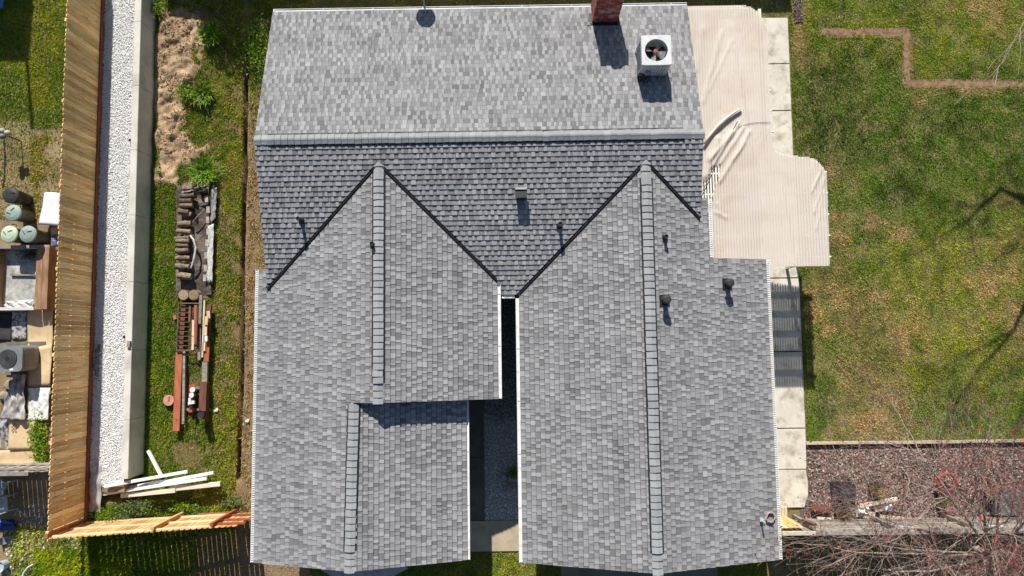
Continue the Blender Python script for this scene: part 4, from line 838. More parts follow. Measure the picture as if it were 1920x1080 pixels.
# wooden planter
P4 = [at(-40, 461, 1.1), at(90, 459, 1.1), at(90, 580, 1.1), at(-40, 580, 1.1)]
X0, X1 = at(-60, 520, 1.1).x, at(90, 520, 1.1).x; Y1 = at(60, 459, 1.1).y; Y0 = at(60, 580, 1.1).y
pl = thing('wooden_planter', ((X0 + X1) / 2, (Y0 + Y1) / 2, ZN), 'large weathered wooden planter box with a pale floor', 'planter')
m_plk = mat('planter_wood', (.22, .12, .065), (.36, .22, .13), scale=1.0, stretch=(10, 2, 10), orand=.25, fine=.15, rough=.85)
for k in range(2):
    mb = MB(); xx = X1 - .09 - k * .2; mb.box(xx - .09, Y0, ZN, xx + .09, Y1 - .1, 1.1 - .02 * k); mb.build('side_board', m_plk, pl)
for yy in (Y1 - .05, Y0 + .03):
    mb = MB(); mb.box(X0, yy - .045, ZN, X1 - .4, yy + .045, 1.08); mb.build('end_board', m_weath if yy > Y0 + .5 else mat('pale_board', (.6, .58, .54), rough=.8), pl)
mb = MB(); mb.box(X1 - .4, Y1 - .095, ZN, X1, Y1 - .005, 1.09); mb.build('end_board', m_weath, pl)
mb = MB(); mb.box(X0 + .05, Y0 + .1, ZN + .02, X1 - .41, Y1 - .11, ZN + .05); mb.build('floor', mat('planter_floor', (.3, .3, .29), (.55, .54, .5), scale=3, fine=.2, fscale=30, rough=.9, stain=(.15, .15, .12), sscale=4), pl)
xx = at(12, 520, ZN).x; mb = MB(); mb.box(xx - .22, Y0 + .1, ZN + .03, xx - .02, Y1 - .12, 1.05); mb.build('inner_board', m_plk, pl)
mb = MB(); a = at(20, 515, ZN + .1); b_ = at(66, 516, ZN + .1); mb.beam(a, b_, .04, .04); mb.build('divider', m_weath, pl)
card([(12, 578), (64, 578), (64, 562), (14, 566)], 'crumpled white plastic bag at the lower end of the planter', .1, m=MATS['white_wrap'], name='plastic_bag', cat='plastic bag', nu=16, grp=None, fn=lambda u, v: wn(u, v) * 2)
# neighbour's grey unit
zt_ = ZN + .75; Xr_ = at(42, 670, zt_).x; un = thing('outdoor_unit', (Xr_ - .3, at(20, 672, zt_).y, ZN), 'dark grey outdoor cooling unit at the left picture edge', 'air conditioner')
ya, yb = at(20, 700, zt_).y + .05, at(20, 645, zt_).y - .05; m_un = mat('unit_grey', (.16, .175, .18), (.22, .235, .24), scale=5, rough=.45, fine=.06)
def rbox(mb, x0, y0, x1, y1, z0, z1, r=.07, n=4):
    ring = []
    for cx_, cy_, a0 in ((x1 - r, y1 - r, 0), (x0 + r, y1 - r, 90), (x0 + r, y0 + r, 180), (x1 - r, y0 + r, 270)):
        for k in range(n + 1): a = math.radians(a0 + 90 * k / n); ring.append((cx_ + r * math.cos(a), cy_ + r * math.sin(a)))
    mb.hexa([(x, y, z0) for x, y in ring], [(x, y, z1) for x, y in ring])
mb = MB(); rbox(mb, Xr_ - .85, ya, Xr_, yb, ZN + .05, zt_, .12); mb.build('casing', m_un, un)
for k in range(7):
    yy = ya + .12 + k * (yb - ya - .24) / 6; mb = MB(); mb.box(Xr_ - .005, yy - .025, ZN + .12, Xr_ + .014, yy + .025, zt_ - .08); mb.build('louvre', m_un, un)
mb = MB(); cx_, cy_ = Xr_ - .42, (ya + yb) / 2; mb.lathe((cx_, cy_, zt_), [(.27, .0), (.27, .012), (.1, .02), (.05, .03)], 26); mb.build('fan_cover', m_acd, un)
mb = MB()
for r_ in (.1, .15, .2, .25): mb.tube([(cx_ + r_ * math.cos(t * math.pi / 10), cy_ + r_ * math.sin(t * math.pi / 10), zt_ + .03) for t in range(21)], .005, 4)
mb.build('grille', m_un, un)
mb = MB(); pp = at(14, 693, zt_ + .003); mb.obox((Xr_ - .3, ya + .06, zt_ + .004), .1, .06, .004, .2); mb.build('label_plate', m_printw, un)
mb = MB(); mb.box(Xr_ - 1.0, ya - .12, ZN + .002, Xr_ + .16, yb + .12, ZN + .05); mb.build('base_pad', m_concd, un)
plant_later = [(58, 477)]
# weathered fence of the neighbour
zt_ = ZN + 1.25; yf = at(40, 884, zt_).y; wf = thing('weathered_fence', (at(40, 884, zt_).x, yf, ZN), 'grey weathered board fence running to the left edge', 'fence')
xr_ = at(88, 884, zt_).x; xl_ = at(-120, 900, zt_).x; x = xr_; k = 0
wm = MB(); wm.box(-.066, -.01, 0, .066, .01, 1.25); wme = wm.mesh('board', m_weath)
while x > xl_: link('board', wme, wf, (x, yf - .012 * (k % 2), ZN + random.uniform(-.02, .02)), (.0, 0, random.uniform(-.03, .03))); x -= .142; k += 1
for h in (.3, 1.15): mb = MB(); mb.beam((xr_, yf + .05, ZN + h), (xl_, yf + .05, ZN + h), .05, .09); mb.build('rail', m_weath, wf)
mb = MB(); mb.beam((xr_ - .5, yf - .06, ZN + 1.27), (xl_, yf - .06, ZN + 1.27), .1, .03); mb.build('cap_board', m_weath, wf)
# plants by the fence
def plant(px, py, z, spread, h, n, colr, label, name='weed', cat='plant', group=None, size=.04, long=False, sy=None):
    p = at(px, py, z); sp = spread; P = np.stack([p.x + rng.normal(0, sp * .5, n), p.y + rng.normal(0, (sy or sp) * .5, n), z + rng.random(n) ** .7 * h], 1)
    c = np.tile(np.array(colr), (n, 1)) * rng.uniform(.5, 1.5, (n, 1))
    if long:
        b_ = rng.random(n) * 6.283; l = rng.uniform(.4, 1.3, n); base = np.array([p.x, p.y, z]) + np.stack([np.cos(b_), np.sin(b_), 0 * b_], 1) * .08
        L = sp * l * .8; base = base + np.concatenate([rng.normal(0, sp * .28, (n, 2)), np.zeros((n, 1))], 1); tip = base + np.stack([np.cos(b_) * L, np.sin(b_) * L, h * rng.uniform(.3, 1, n)], 1); mid = base + (tip - base) * .5 + np.array([0, 0, 1]) * (h * .35)
        s = np.stack([-np.sin(b_), np.cos(b_), 0 * b_], 1) * .013; V = np.stack([base - s, base + s, mid + s, mid - s, tip], 1).reshape(-1, 3)
        o = bulk('leaves', V, tri_ids(n, [(0, 1, 2), (0, 2, 3), (3, 2, 4)], 5), m_leaf, np.repeat(c, 3, 0))
    else:
        V, T, Cc = leafquads(P, rng.uniform(.5, 1.3, n) * size, c); o = bulk('leaves', V, T, m_leaf, Cc)
    stuff(o); t = thing(name, (p.x, p.y, z), label, cat, group); o.parent = t; o.location = -t.location
    mb = MB()
    for k in range(5): a = k * 1.256; mb.tube([(p.x, p.y, z - .02), (p.x + .3 * sp * math.cos(a), p.y + .3 * sp * math.sin(a), z + h * .7)], [.008, .004], 5)
    mb.build('stem', mat('stem_green', (.09, .11, .03), rough=.8), t); return t
plant(58, 477, ZN + .05, .3, .15, 300, np.array([.12, .1, .06]), 'withered plant remains in the upper corner of the planter', 'dead_plant', sy=.18, size=.03)
plant(78, 815, ZN, .28, .3, 900, LUSH, 'green weeds growing between crumpled paper and cardboard', sy=.55); plant(82, 855, ZN, .18, .25, 500, LUSH, 'green weeds beside the pale cardboard end', sy=.35); plant(49, 670, ZN, .14, .3, 260, LUSH * .8, 'thin green weed between grey unit and cardboard', sy=.4)
# low junk at the bottom left
t = thing('blue_bucket', at(11, 985, ZN), 'blue bucket with a pale inside lying at the left edge', 'bucket'); p = at(13, 984, ZN + .2)
Mq = Vector((-.8, .1, .6)).to_track_quat('Z', 'Y').to_matrix(); mb = MB(); mb.lathe(p - Mq @ Vector((0, 0, .18)), [(.13, 0), (.165, .36), (.175, .36), (.175, .33)], 22, M=Mq); mb.build('shell', mat('blue_plastic', (.015, .04, .24), (.02, .06, .3), scale=5, rough=.4), t, True)
mb = MB(); mb.lathe(p + Mq @ Vector((0, 0, .14)), [(.158, .04), (.14, -.02), (.02, -.03)], 22, M=Mq); mb.build('inside', mat('bucket_inside', (.5, .5, .55), rough=.6), t, True)
m_chair = mat('grey_plastic', (.35, .37, .42), (.45, .47, .52), scale=5, rough=.5)
def fchair(px, py, rz, label):
    z = ZN; p = at(px, py, z + .3); t = thing('plastic_chair', (p.x, p.y, z), label, 'chair', 'pale plastic chairs at the lower left edge'); M = Matrix.Translation((p.x, p.y, z)) @ Matrix.Rotation(rz, 4, 'Z')
    def slabm(name, a, b, cpt): mb = MB(); P = [(-1, -1), (1, -1), (1, 1), (-1, 1)]; mb.hexa([M @ (Vector(cpt) + Vector((x * a / 2, y * b / 2, -.015))) for x, y in P], [M @ (Vector(cpt) + Vector((x * a / 2, y * b / 2, .015))) for x, y in P]); return mb.build(name, m_chair, t)
    slabm('seat', .44, .42, (0, 0, .42))
    mb = MB(); mb.grid([[M @ Vector((x, .2 + .1 * k / 4 + .04 * math.cos(x * 7), .42 + .42 * k / 4)) for x in (-.2, -.1, 0, .1, .2)] for k in range(5)]); b = mb.build('backrest', m_chair, t); s = b.modifiers.new('s', 'SOLIDIFY'); s.thickness = .02
    for sx in (-1, 1):
        for sy in (-1, 1): mb = MB(); mb.tube([M @ Vector((sx * .19, sy * .18, .41)), M @ Vector((sx * .23, sy * .22, 0))], [.022, .018], 6); mb.build('leg', m_chair, t)
        mb = MB(); mb.tube([M @ Vector((sx * .22, .22, .62)), M @ Vector((sx * .23, -.16, .62)), M @ Vector((sx * .22, -.19, .42))], .02, 6); mb.build('armrest', m_chair, t)
fchair(2, 912, 1.2, 'pale plastic chair just below the weathered fence'); fchair(6, 945, 1.7, 'pale plastic chair just above the blue bucket')
mb = MB(); pts = [at(42, 1084, ZN + .1), at(44, 1074, ZN + .1), at(52, 1064, ZN + .11), at(62, 1058, ZN + .1)]; mb.tube(pts, .022, 8); tag(mb.build('white_hose', mat('white_pipe', (.7, .7, .7), rough=.5)), 'bent white pipe in the grass at the lower left', 'pipe')
c = at(1, 1062, ZN + .2); mb = MB(); mb.lathe((c.x, c.y, ZN), [(.13, 0), (.16, .3), (.17, .3), (.165, .26), (.1, .24)], 20); tag(mb.build('pale_tub', mat('tub_blue', (.4, .47, .55), rough=.5)), 'pale blue tub at the bottom left corner', 'tub')
mb = MB(); mb.obox(at(12, 1013, ZN + .05), .35, .2, .06, .2); tag(mb.build('grey_block', mat('grey_block', (.12, .12, .13), (.3, .3, .3), scale=9, rough=.9)), 'flat grey block below the blue bucket', 'block')
# garden light with round globes, blue tarp corner
p = at(8, 252, ZN + .7); t = thing('garden_ornament', (p.x, p.y, ZN), 'garden stake with three round stones near the left edge', 'ornament')
for k, (dx, dy, c_) in enumerate(((-.06, .1, (.3, .33, .27)), (.1, .04, (.45, .36, .26)), (-.05, -.06, (.16, .17, .17)))):
    mb = MB(); mb.lathe((p.x + dx, p.y + dy, ZN + .7), [(.01, -.09), (.07, -.06), (.095, 0), (.07, .06), (.01, .09)], 14); mb.build('globe', mat('globe_%d' % k, c_, rough=.6), t, True)
mb = MB(); mb.tube([(p.x, p.y, ZN), (p.x, p.y, ZN + .7)], .018, 8); mb.build('stake', m_black, t)
mb = MB(); mb.tube([at(8, 262, ZN + .02), at(9, 300, ZN + .02), at(8, 330, ZN + .02), at(5, 352, ZN + .02)], .02, 6); tag(mb.build('black_hose', m_black), 'thin black hose on the ground running down to the bins', 'hose')
card([(-10, 14), (3, 16), (9, 2), (9, -12)], 'corner of a blue tarp at the top left picture corner', .25, m=mat('blue_tarp', (.03, .16, .5), (.05, .24, .62), scale=6, rough=.5), name='blue_tarp', cat='tarp', grp=None, waves=.05)

# ================================================================= SIDE YARD THINGS
Rl = random.Random(8)
m_bark = mat('log_bark', (.12, .085, .06), (.27, .2, .145), scale=9, orand=.35, bump=.7, bscale=18, rough=.95); m_end = mat('log_end', (.22, .16, .10), (.34, .26, .17), scale=22, orand=.2, rough=.9)
tarp = MB(); q = [at(331, 556, .06), at(398, 552, .05), at(404, 346, .06), at(334, 350, .06)]
def tz(u, v):
    f = lambda s, o: float(fbm(np.array([u * 1.2]), np.array([v * 3.6]), s, 3, o)[0])
    return .06 + .09 * (f(3, 2) - .5) + .05 * abs(f(7, 5) - .5) - .10 * math.exp(-((u - .68) / .2) ** 4)
tarp.sheet(q, 26, 64, tz); o = tarp.build('tarp', mat('dark_tarp', (.04, .03, .026), (.22, .175, .15), c3=(.09, .068, .056), scale=2.2, rough=.7, bump=.7, bscale=9, bdist=.05, lo=.3, hi=.68), None, True); tag(o, 'dark brown crumpled tarp lining the firewood pit', 'tarp')
card([(389, 530), (399, 530), (402, 420), (391, 424)], 'torn pale plastic edging strip along the right of the pit', -ZN + .16, m=mat('pale_plastic', (.38, .37, .36), (.6, .59, .57), scale=7, rough=.7, bump=.6, bscale=16), name='plastic_strip', cat='plastic', nu=14, grp=None, fn=lambda u, v: wn(u, v * 3) * 1.2)
card([(396, 420), (405, 410), (408, 352), (398, 356)], 'greyish plastic flap at the upper right of the pit', -ZN + .12, m=mat('grey_plastic2', (.16, .16, .165), (.3, .3, .3), scale=7, rough=.7, bump=.6, bscale=16), name='plastic_flap', cat='plastic', nu=14, grp=None, fn=lambda u, v: wn(u, v * 3) * 1.4)
mb = MB(); mb.tube([at(357, 442, .3), at(363, 450, .33), at(367, 465, .3), at(364, 485, .3), at(358, 503, .28)], [.03, .035, .03, .035, .02], 6); tag(mb.build('plastic_pipe', MATS['pale_plastic']), 'bent pale plastic strip curling over the logs', 'plastic')
mb = MB(); mb.tube([at(361, 417, .25), at(372, 404, .25), at(384, 392, .2)], .02, 6); tag(mb.build('stick', m_bark), 'thin brown stick leaning across the pit', 'stick')
mb = MB(); q = [at(340, 362, .3), at(342, 355, .34), at(388, 349, .4), at(392, 354, .34), at(365, 360, .38)]; mb.sheet([q[0], q[3], q[2], q[1]], 14, 6, lambda u, v: .05 * math.sin(7 * u) * math.cos(4 * v)); tag(mb.build('black_plastic_sheet', mat('black_sheet', (.03, .03, .03), (.35, .34, .33), scale=9, rough=.5, lo=.45, hi=.62), None, True), 'black plastic sheet bunched at the top of the log pile', 'plastic')
lg = [(352, 367, 26, .075, -.1), (349, 377, 22, .075, 0), (350, 386, 24, .065, .05), (345, 397, 18, .085, .1), (347, 420, 24, .085, -.06), (345, 434, 26, .07, .1), (342, 447, 26, .065, -.05), (343, 452, 24, .06, 0),
      (342, 460, 22, .065, .05), (342, 470, 24, .07, -.05), (340, 484, 20, .065, .0), (345, 484, 22, .06, .02), (342, 491, 20, .06, -.08), (343, 500, 26, .075, .06), (346, 518, 26, .09, .12)]
for k, (px, py, L, r, tilt) in enumerate(lg):
    z = .25 + Rl.uniform(-.02, .05); c = at(px, py, z); L = L / 62; d = Vector((math.cos(tilt), -math.sin(tilt) , 0)); t = thing('log', (c.x, c.y, z - r), '%s firewood log from the top of the row in the pit' % ORD[k], 'log', 'firewood logs in the pit')
    pts = [c + d * (L * (u - .5)) + Vector((0, Rl.uniform(-.008, .008), Rl.uniform(-.008, .008))) for u in (0, .25, .5, .75, 1)]; mb = MB(); mb.tube(pts, [1.18 * r * Rl.uniform(.85, 1.1) for _ in pts], 11, cap=False); mb.build('bark', m_bark, t)
    for e, s in ((pts[0], -1), (pts[-1], 1)):
        mb = MB(); mb.tube([e - d * (s * .02), e + d * (s * .003)], r * 1.08, 11); mb.build('cut_end', m_end, t)
for k, (px, py, r, lb) in enumerate(((344, 553, .165, 'left round tree stump section below the pit'), (363, 553, .165, 'right round tree stump section below the pit'), (351, 351, .17, 'left dark stump at the top end of the pit'), (379, 349, .17, 'right dark stump at the top end of the pit'), (345, 398, .13, 'upright pale log section beside the fourth log'), (352, 399, .12, 'upright log section with ring pattern near pit'))):
    z = .24; c = at(px, py, z); t = thing('stump', (c.x, c.y, 0), lb, 'stump', 'round stump sections'); mb = MB(); mb.lathe((c.x, c.y, -.02), [(r * 1.05, 0), (r, .12), (r * .98, z + .02)], 18); mb.build('bark', m_bark, t); mb = MB(); mb.lathe((c.x, c.y, z - .004), [(r * .93, 0), (r * .93, .008), (r * .5, .012)], 18); mb.build('cut_end', m_end if k not in (2, 3) else m_bark, t)
m_pav = mat('paver', (.34, .28, .26), (.50, .45, .42), scale=9, orand=.2, fine=.15, rough=.9)
for k, (px, py) in enumerate(((387, 373), (390, 393), (389, 412), (390, 434), (388, 455), (386, 479), (385, 503), (384, 521))):
    c = at(px, py, .2); mb = MB(); mb.obox((c.x, c.y, .17), .10, .20, .07, Rl.uniform(-.12, .12)); tag(mb.build('paver', m_pav), '%s pale paver brick from the top along the pit edge' % ORD[k], 'brick', 'paver bricks along the pit edge')
mb = MB(); mb.obox(at(402, 386, .08), .07, .55, .05, -.08); tag(mb.build('short_plank', m_weath), 'short weathered plank beside the upper pit edge', 'plank')
# iron gate lying flat
m_iron = mat('rusty_iron', (.10, .06, .045), (.2, .13, .1), scale=14, rough=.8)
gt = thing('iron_gate', at(352, 612, .25), 'rusty iron gate panel with scrollwork lying on the lumber', 'gate'); zi = .30; g0 = [at(335, 569, zi), at(376, 569, zi), at(374, 657, zi), at(331, 657, zi)]
def L2(u, v): return (g0[0] * (1 - u) + g0[1] * u) * (1 - v) + (g0[3] * (1 - u) + g0[2] * u) * v
mb = MB()
for a, b_ in ((0, 1), (1, 2), (2, 3), (3, 0)): mb.tube([g0[a], g0[b_]], .022, 6)
mb.build('frame', m_iron, gt)
for k in range(1, 10): mb = MB(); v = k / 10; mb.tube([L2(0, v), L2(.98, v)], .011, 5); mb.build('bar', m_iron, gt)
for k in range(8):
    c = L2(.62, .16 + .1 * k); mb = MB(); r_ = .07; mb.tube([(c.x + r_ * (1 - j / 22) * math.cos(j * .6) , c.y + r_ * (1 - j / 22) * math.sin(j * .6) * (1 if k % 2 else -1), zi + .02) for j in range(20)], .008, 4); mb.build('scroll', m_iron, gt)
# lumber: (p0, p1 as px), width, height, z of centre, material, label
m_red = mat('stained_board', (.34, .10, .05), (.45, .15, .075), scale=1.0, stretch=(9, 2, 9), orand=.15, fine=.12, rough=.7, knots=3); m_dkred = mat('dark_stained_board', (.15, .06, .042), (.24, .1, .065), scale=1.0, stretch=(9, 2, 9), orand=.2, fine=.15, rough=.8); m_pine = mat('pale_pine', (.58, .43, .28), (.72, .58, .42), scale=1.0, stretch=(9, 2, 9), orand=.15, rough=.8)
LB = [((335.5, 660), (330, 808), .20, .04, .22, m_red, 'long red stained board with a small nail, leftmost in the lumber pile'), ((345, 658), (343, 795), .075, .09, .17, m_weath, 'long grey weathered timber beside the red stained board'),
      ((343, 572), (338, 656), .16, .05, .20, m_dkred, 'wide dark red board under the left of the iron gate'), ((356, 574), (355, 603), .06, .05, .36, m_dkred, 'short dark red stick on the upper iron gate'),
      ((367, 572), (366, 645), .09, .04, .38, m_red, 'narrow red board lying over the iron gate'), ((369, 576), (367, 645), .05, .06, .42, m_dkred, 'dark narrow board on top beside the red board'),
      ((376.5, 553), (374, 607), .09, .07, .36, m_weath, 'grey brown post end just below the stumps'), ((374, 610), (373, 675), .09, .06, .27, m_weath, 'weathered plank crossing below the iron gate'),
      ((383, 563), (379, 670), .045, .04, .34, m_pine, 'long thin pale batten on the right lumber stack'), ((392, 571), (387, 645), .12, .09, .22, m_dkred, 'thick dark red timber at the right side of the stack'), ((388, 640), (386, 678), .16, .05, .28, m_red, 'short red board with a knot on the right stack'),
      ((384, 678), (383, 716), .16, .09, .25, m_weath, 'short grey post piece above the long dark red timber'), ((381.5, 716), (378, 785), .21, .14, .3, m_dkred, 'thick dark red beam at the lower right of the lumber pile'), ((388, 716), (387, 790), .08, .1, .15, m_dkred, 'lower dark timber half hidden by the thick beam'),
      ((362, 600), (362, 630), .075, .05, .37, m_pine, 'short pale offcut on the iron gate'), ((361.5, 630), (361, 656), .07, .05, .36, m_pine, 'pale offcut with a slanted end at the gate bottom'), ((390, 583), (391, 597), .1, .05, .38, m_pine, 'short whitish offcut at the top right of the stack'),
      ((387, 593), (386, 609), .09, .05, .41, mat('yellow_pine', (.6, .42, .2), (.7, .52, .28), scale=4, rough=.8), 'short yellow offcut on the right stack'), ((385.5, 609), (385, 629), .08, .05, .37, m_pine, 'pale grey offcut below the yellow one'), ((386, 630), (386, 640), .085, .06, .4, m_printw, 'small white block on the right stack'), ((382.5, 642), (382, 658), .08, .04, .34, m_pine, 'small pale offcut below the white block'),
      ((362, 727), (376, 727), .07, .05, .1, m_weath, 'short cross piece above the paint cans'), ((350, 768), (394, 768), .07, .05, .1, m_weath, 'lower cross piece under the beam and paint cans'), ((360, 721), (358, 773), .17, .04, .17, mat('bright_red_board', (.42, .06, .035), (.5, .09, .05), scale=5, rough=.6), 'bright red plank holding paint cans and jars')]
for (a, b_, w_, h_, zc, m, lb) in LB:
    mb = MB(); p = at(*a, zc + h_ / 2); r_ = at(*b_, zc + h_ / 2); mb.beam(Vector((p.x, p.y, zc)), Vector((r_.x, r_.y, zc)), w_, h_); tag(mb.build('board', m), lb, 'board', 'boards in the lumber pile')
for k, (px, py, r_, lb) in enumerate(((361, 731, .075, 'upper paint can with white lid on the red plank'), (359, 741, .07, 'lower paint can with white lid on the red plank'))):
    c = at(px, py, .34); t = thing('paint_can', (c.x, c.y, .19), lb, 'paint can', 'paint cans on the red plank'); mb = MB(); mb.lathe((c.x, c.y, .19), [(r_, 0), (r_, .15), (r_ * .9, .15)], 18); mb.build('can', mat('can_metal', (.35, .35, .36), rough=.4), t); mb = MB(); mb.lathe((c.x, c.y, .335), [(r_ * 1.04, 0), (r_ * 1.04, .012), (r_ * .8, .014)], 18); mb.build('lid', m_printw, t)
for k, (px, py, lb) in enumerate(((355.5, 750, 'upper white box on the red plank'), (360.5, 754, 'lower right white box on the red plank'), (355, 757, 'lower left white box on the red plank'))):
    c = at(px, py, .3); mb = MB(); mb.obox((c.x, c.y, .235), .1, .11, .09, .1 * k); tag(mb.build('white_box', m_printw), lb, 'box', 'white boxes on the red plank')
for px, py, r_, lb, z in ((376, 777, .11, 'black bucket at the lower end of the thick beam', .38), (356.5, 762, .06, 'small black jar at the lower end of red plank', .19)):
    c = at(px, py, z + .2); t = thing('black_bucket', (c.x, c.y, z), lb, 'bucket'); mb = MB(); mb.lathe((c.x, c.y, z), [(r_ * .8, 0), (r_, .2), (r_ * 1.06, .2), (r_ * 1.06, .18)], 18); mb.build('pail', m_black, t, True); mb = MB(); mb.lathe((c.x, c.y, z + .17), [(r_ * .97, 0), (r_ * .97, .01), (r_ * .3, .012)], 18); mb.build('lid', m_acd, t)
c = at(316, 751, .12); mb = MB(); mb.lathe((c.x, c.y, .0), [(.14, 0), (.165, .1), (.165, .125), (.155, .13), (.02, .132)], 26); t = mb.build('terracotta_disc', mat('terracotta', (.47, .22, .15), (.56, .29, .21), scale=6, rough=.85, fine=.06)); tag(t, 'round pinkish terracotta disc beside the red stained board', 'disc')
c = at(316, 748, .14); mb = MB(); mb.tube([c + Vector((-.01, -.06, 0)), c + Vector((.02, .0, .03)), c + Vector((.03, .07, 0))], .007, 5); mb.build('handle', m_black, t)
c = at(329, 595, .05); mb = MB(); mb.obox((c.x, c.y, .05), .1, .13, .1, .3); tag(mb.build('red_block', m_red), 'small red block at the left of the iron gate', 'block')
for px, py, lb in ((405, 768, 'white paper scrap right of the lumber pile'), (392, 541, 'small pale scrap beside the lower pit end'), (463, 788, 'tiny white scrap near the soil trench')):
    c = at(px, py, .06); mb = MB(); mb.sheet([c + Vector((-.06, -.05, 0)), c + Vector((.05, -.06, .02)), c + Vector((.07, .05, 0)), c + Vector((-.04, .04, .02))], 5, 5, lambda u, v: .03 * math.sin(8 * u + 5 * v)); tag(mb.build('paper_scrap', m_printw), lb, 'scrap', 'paper scraps in the side yard')
# white vinyl posts and boards
m_vinyl = mat('white_vinyl', (.74, .74, .74), (.80, .80, .80), scale=4, rough=.4, fine=.04); m_cream = mat('cream_vinyl', (.62, .58, .49), (.70, .66, .57), scale=3, rough=.5, fine=.05)
VB = [((187, 926), (401, 886), .09, .09, .40, .34, m_vinyl, 'long white vinyl post, uppermost crossing the whole stack'), ((196, 912), (352, 884), .09, .09, .80, .30, m_vinyl, 'white vinyl post behind, reaching up over the wall end'), ((188, 927), (388, 897), .09, .09, .56, .42, m_vinyl, 'white vinyl post ending in grass on the right'),
      ((222, 918), (312, 901), .09, .06, .40, .38, m_vinyl, 'shorter white vinyl piece in the middle of stack'), ((228, 929), (330, 919), .13, .13, .44, .40, m_cream, 'cream square beam at the front, left one'), ((318, 917), (414, 907), .13, .13, .36, .32, m_cream, 'cream square beam at the front, right one'), ((278, 845), (302, 891), .085, .085, .12, .3, m_vinyl, 'short white post leaning up from the stack toward the lumber')]
for a, b_, w_, h_, z0, z1, m, lb in VB:
    p = at(*a, z0 + .04); r_ = at(*b_, z1 + .04); mb = MB(); mb.beam(p, r_, w_, h_); o = mb.build('vinyl_post', m); bv_ = o.modifiers.new('b', 'BEVEL'); bv_.width = .008; bv_.segments = 2; tag(o, lb, 'post', 'white posts stacked at the wall end')
# weeds at the front fence
for k, (px, py, s, h, nn, lb) in enumerate(((258, 948, .5, .3, 1100, 'leafy weed clump under the left cream beam'), (195, 965, .45, .3, 900, 'leafy weeds at the foot of fence corner'), (225, 972, .4, .25, 800, 'low weeds along the front fence rails'), (350, 950, .4, .3, 700, 'weeds below the right cream beam'), (375, 965, .35, .22, 500, 'low weeds near the red kickboard'), (395, 905, .3, .3, 600, 'weed clump at the right ends of the vinyl posts'), (440, 940, .35, .2, 500, 'low weeds near the house corner'))):
    p = at(px, py, .1); plant(px, py, max(zs1(p), 0), s, h, nn, (LUSH * .8 if k % 2 else np.array([.12, .17, .05])), lb, size=.035, sy=s * .45)
plant(388, 325, .0, .45, .4, 300, GREEN_M * 1.25, 'large arching grass tussock above the log pit', 'grass_tussock', 'grass', None, long=True); plant(385, 180, .02, .36, .3, 260, LUSH * .8, 'broad green grass clump beside the sand heap', 'grass_tussock', 'grass', None, long=True); plant(350, 175, .1, .3, .25, 500, LUSH * .9, 'leafy green weed on the sand heap edge', size=.035); plant(400, 68, .02, .35, .3, 300, GREEN_M * 1.3, 'grey green tussock near the top of sand heap', 'grass_tussock', 'grass', None, long=True); plant(300, 20, .05, .3, .3, 500, LUSH * .8, 'green weed at the top by the concrete wall', size=.035); plant(483, 90, .02, .4, .35, 1100, LUSH * 1.1, 'bright green weeds beside the upper house corner', size=.035, sy=.9)
# ================================================================= PATIO COVER
ZC = 2.42
OUT = [(1255, 12), (1290, 10), (1390, 8), (1408, 12), (1422, 22), (1431, 35), (1440, 52), (1443, 140), (1445, 236), (1449, 270), (1456, 281), (1470, 288), (1492, 291), (1518, 294), (1530, 298), (1540, 308), (1549, 322), (1551, 345), (1556, 501), (1443, 503), (1300, 503), (1255, 400)]
m_slat = mat('slat_paint', (.74, .70, .63), (.8, .76, .69), scale=5, rough=.6, fine=.05)
xh = 4.62; yA1 = at(1350, 9, ZC).y; yB0 = at(1500, 501, ZC).y; xA = at(1441, 120, ZC).x; xB = at(1553, 420, ZC).x; yS = at(1470, 293, ZC).y; yAB = at(1446, 262, ZC).y
pg = thing('patio_cover', ((xh + xB) / 2, (yA1 + yB0) / 2, 0), 'white slatted lattice patio cover attached to the right side of house', 'pergola')
def raf(y, x0, x1):
    mb = MB(); mb.box(x0, y - .02, ZC - .17, x1 - .12, y + .02, ZC - .045); mb.hexa([(x1 - .12, y - .02, ZC - .17), (x1, y - .02, ZC - .1), (x1, y + .02, ZC - .1), (x1 - .12, y + .02, ZC - .17)], [(x1 - .12, y - .02, ZC - .045), (x1, y - .02, ZC - .045), (x1, y + .02, ZC - .045), (x1 - .12, y + .02, ZC - .045)]); mb.build('rafter', m_slat, pg)
for py in (15, 53, 92, 130, 169, 207): raf(at(1442, py, ZC - .05).y, xh, xA + .05 if py > 20 else at(1405, 15, ZC).x)
for py in (246, 284): raf(at(1450, py, ZC - .05).y, xh, xA + .1)
for py in (322, 361, 401, 441, 481): raf(at(1553, py, ZC - .05).y, xh + (.9 if py > 380 else 0), xB + .06)
x = xh + .05; pitch = .078
def slat_mesh(L): mb = MB(); mb.box(-.022, -L / 2, -.02, .022, L / 2, .02); return mb.mesh('slat', m_slat)
SM = {}
while x < xB - .02:
    if x < Xre2 - .5 and x < xA: L = 'C'
    elif x < xA: L = 'A'
    else: L = 'B'
    yy = np.linspace(yB0, yA1, 400); yy = yy[inpoly(pix(np.stack([np.full(400, x), yy, np.full(400, ZC)], 1)), OUT)]
    ya_, yb_ = (float(yy.min()) + .03, float(yy.max()) - .03) if len(yy) else (yB0, yS)
    if L == 'C': ya_ = Yst + .1
    Lk = round(yb_ - ya_, 2)
    if Lk not in SM: SM[Lk] = slat_mesh(Lk)
    link('slat', SM[Lk], pg, (x, (ya_ + yb_) / 2, ZC - .025))
    x += pitch
mb = MB(); mb.box(xA - .16, yAB, ZC - .30, xA - .08, yA1 - .05, ZC - .17); mb.build('beam', m_slat, pg); mb = MB(); mb.box(xB - .3, yB0 + .05, ZC - .30, xB - .22, yS - .05, ZC - .17); mb.build('beam', m_slat, pg)
